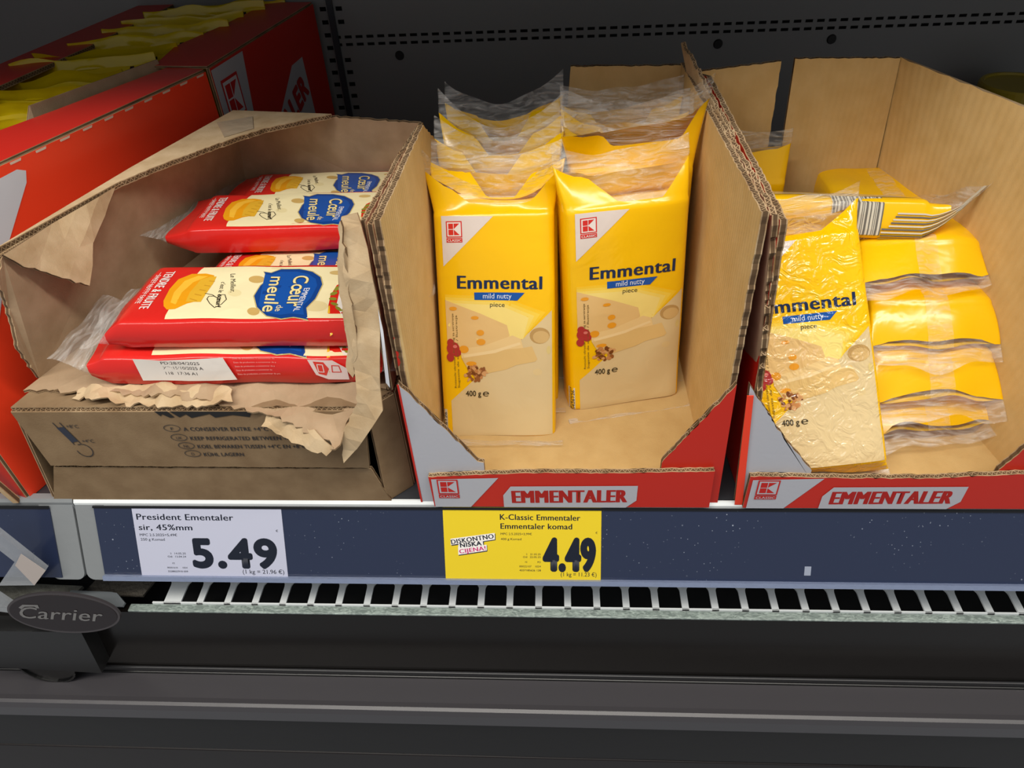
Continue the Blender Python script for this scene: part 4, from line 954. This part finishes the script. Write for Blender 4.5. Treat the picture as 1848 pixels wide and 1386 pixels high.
# ---------------------------------------------------------------- red packets in the torn carton
REDF = (214, 40, 34); CR = (246, 232, 184)
def red_art(pk, root, seed=0, full=True):
    L = pk.H; W = pk.W
    def T(X, Y):
        b = (Y-80)/310; xl = 600-240*b; xr = 1675-112*b; a = (X-xl)/(xr-xl)
        return ((b-.5)*W*.92, a*L)
    A = Art(T); rr = random.Random(seed)
    # cream label with a curved left edge
    A.poly([(825, 84), (1690, 100), (1560, 392), (605, 384), (612, 366), (640, 320), (700, 230), (760, 160), (800, 110)], CR, 0)
    A.ell(1075, 170, 40, 22, (206, 170, 100), 1); A.ell(1046, 352, 30, 20, (206, 170, 100), 1); A.ell(1465, 137, 34, 14, (214, 182, 116), 1)
    A.ell(960, 250, 34, 22, (238, 222, 168), .5); A.ell(1180, 100, 30, 8, (238, 220, 170), .5); A.ell(1350, 330, 60, 30, (236, 216, 160), .5)
    # golden wheel of cheese with its embossed side
    pts = [(605, 320), (606, 290), (640, 220), (690, 160), (760, 128), (830, 128), (870, 142), (850, 190), (790, 290), (720, 306), (660, 335), (620, 338)]
    A.poly(pts, (236, 160, 24), 1); A.poly([(640, 300), (660, 240), (720, 170), (790, 140), (840, 146), (760, 180), (700, 240), (665, 310)], (248, 190, 60), 1.6)
    A.poly([(715, 296), (740, 240), (800, 165), (850, 150), (880, 150), (860, 190), (790, 300)], (228, 176, 50), 2)
    for i in range(5): A.stroke([(738+26*i, 280-26*i), (770+24*i, 292-28*i)], .0008, (206, 150, 40), 3)
    A.poly([(560+850, 400), (1412, 330), (1425, 270), (1460, 215), (1520, 180), (1600, 165), (1660, 170), (1640, 400)], (218, 40, 28), 1)
    A.poly([(1400, 414), (1414, 330), (1420, 330), (1418, 400)], (230, 180, 40), 1.5)
    A.poly([(1480, 390), (1450, 330), (1470, 250), (1530, 200), (1650, 190), (1620, 390)], (240, 232, 222), 2)
    for i in range(7):
        a = math.radians(120+i*20); A.ell(1545+105*math.cos(a)-4, 290-88*math.sin(a), 20, 9, (140, 140, 50), 3+i*.1, 8, a)
    # blue shield
    bl_ = [(1115, 125), (1150, 132), (1200, 108), (1290, 110), (1350, 130), (1385, 165), (1390, 210), (1350, 290), (1305, 340), (1310, 395), (1240, 385), (1180, 390), (1110, 375), (1065, 330), (1055, 270), (1090, 210), (1130, 170)]
    cx, cy = 1225, 250
    A.poly([(cx+(x-cx)*1.035, cy+(y-cy)*1.03) for x, y in bl_], (196, 178, 116), 1.8)
    A.poly(bl_, (22, 66, 140), 2.4)
    A.poly([(cx+(x-cx)*.9-8, cy+(y-cy)*.88) for x, y in bl_[:-3]], (26, 82, 166), 2.8)
    A.build('illustration', pk.front, root, film)
    A = Art(T); m = L/1150
    # text reads towards the viewer, its top to the right
    A.text('TENDRE & FRUITE', (640, 112), (480, 335), 42*m*1.15, (244, 232, 226), 3, .02)
    A.text('SWEET NUTTY TASTE', (585, 135), (462, 305), 24*m*1.1, (244, 226, 220), 3, .0)
    A.stroke([(1190-580, 118), (480, 300)], .0003, (244, 226, 220), 3)
    A.build('slogan_lettering', pk.front, root, film); A = Art(T)
    A.text('Le Meilleur,', (950, 138), (940, 248), 26*m, (50, 44, 36), 3, 0, .3); A.text("c'est le", (900, 185), (880, 250), 24*m, (50, 44, 36), 3, 0, .3)
    A.text('cœur!', (878, 262), (862, 338), 26*m, (50, 44, 36), 3, .005, .3)
    ht = [(822, 285), (835, 312), (858, 336), (892, 318), (918, 290), (912, 262), (890, 262), (874, 282), (858, 270), (832, 270)]
    A.stroke(ht, .0005, (50, 44, 36), 3, True)
    A.stroke([(874, 282), (850, 262), (815, 252)], .0005, (50, 44, 36), 3)
    A.build('handwriting', pk.front, root, film); A = Art(T)
    for off, c, bo in ((.0004, (60, 50, 40), .03), (0, (246, 226, 160), .012)):
        A.text('Cœur', (1262, 158), (1205, 335), 78*m, c, 3+(c[0] > 100), bo, .15)
        A.text('meule', (1148, 158), (1088, 358), 70*m, c, 3+(c[0] > 100), bo, .15)
    A.text('de', (1162, 322), (1150, 354), 34*m, (246, 226, 160), 4)
    A.text('EMMENTAL', (1302, 228), (1240, 358), 30*m, (240, 240, 240), 4, .01)
    A.build('shield_lettering', pk.front, root, film); A = Art(T)
    A.text('IDENT', (1530, 240), (1470, 385), 50*m, (206, 36, 30), 4, .03)
    A.build('lettering', pk.front, root, film)
def redpack(label, xl, xr, yn, yf, zb, seed, art=True, tilt=0, T=.024, fin=.014, yaw=0, **kw):
    vdir = Vector((1, yaw, 0)); udir = Vector((yaw, -1, -tilt))
    W = yf-yn; o = ((xl), (yn+yf)/2, zb+T/2)
    root = empty('red_packet', mat=frame(o, udir, vdir), label=label, cat='cheese packet', group='red packets in the torn carton')
    # frame() keeps u exact: rebuild so the face points up
    pk = Pack(W, xr-xl, T, L=.012, fin=fin, botL=kw.get('bL', .018), bot_bend=kw.get('bb', -.004), top_bend=0, seed=seed, wave=.0015, wr=kw.get('wr', .0005), flare=.03, nexp=9)
    pk.build(root, REDF, lambda x, t, sg, side: (t-.62+.12*math.sin(x*5+seed))*5+.5 if sg < 0 else 0.0, block=False)
    if art: red_art(pk, root, seed)
    return root, pk
r1, p1 = redpack('crumpled red packet under the front one, white date patch on its side', -.306, -.134, .012, .086, .096, 81, True, wr=.001, bb=.006)
# date patch on the near side of the lower packet
sidemap = lambda pk: (lambda u, v, e: Vector((pk.W/2+.0006+e+.0011*noise.noise(Vector((v*60, u*70, 3))), v, u)))
W_ = plain('patch_white', (236, 226, 214), .3, bs=(60, .5, .002))
hn = .0105
A = Art(lambda X, Y: ((X-285)/1240*.165, -(Y-632)/150*.024))
A.poly([(470, 556), (600, 566), (760, 560), (915, 553), (948, 664), (700, 672), (472, 668)], (236, 228, 218), 0)
A.text('PD:28/04/2025', (598, 586), (790, 588), .0024, (40, 34, 30), 1); A.text('XD:15/10/2025 A', (598, 612), (800, 612), .0024, (40, 34, 30), 1); A.text('118  17:36 A1', (600, 640), (760, 640), .0024, (40, 34, 30), 1)
A2 = Art(A.T)
A2.poly([(1320, 566), (1440, 570), (1500, 610), (1500, 668), (1400, 664), (1345, 640)], (240, 214, 206), 0)
A2.poly([(1345, 574), (1395, 578), (1415, 610), (1395, 644), (1360, 634)], (226, 60, 44), 1); A2.stroke([(1362, 588), (1388, 590), (1388, 626), (1362, 624)], .0006, (240, 214, 206), 2, True)
A2.stroke([(1432, 594), (1465, 596), (1470, 628), (1428, 626)], .0006, (226, 60, 44), 2, True)
A3 = Art(A.T)
for i in range(5): A3.text('Date de production, a consommer de preference'[:rr.randint(20, 40)], (960, 560+20*i), (1150+rr.randint(-30, 60), 562+20*i), .0012, (240, 180, 170), 1)
# wrapped on the block's near side; map (u -> up, v -> along)
def near(pk):
    def f(u, v, e):
        return Vector((pk.W/2+.0009+e+.0007*math.sin(v*90+1)*math.cos(u*120), v, u))
    return f
def build_side(A, name, pk, root):
    f = near(pk)
    A.build(name, lambda u, v, e: f(v, u, e), root, film)
build_side(A, 'date_patch', p1, r1); build_side(A2, 'recycling_mark', p1, r1); build_side(A3, 'small_lettering', p1, r1)
r2, p2_ = redpack('front upper red packet lying with its printed face up, nearest the viewer', -.288, -.132, .018, .088, .1215, 82, True, T=.022, bL=.016)
r3, p3_ = redpack('red packet mostly hidden behind the front upper one', -.268, -.128, .092, .150, .096, 83, True, T=.026, tilt=-.10)
r4, p4_ = redpack('upper red packet in the middle of the torn carton, blue shield visible', -.2905, -.136, .138, .200, .1225, 84, True, T=.022, yaw=.01, bL=.024, bb=.003)
r5, p5_ = redpack('rearmost red packet in shade against the torn carton back', -.272, -.130, .203, .256, .118, 85, True, T=.020, bL=.024, bb=.004)
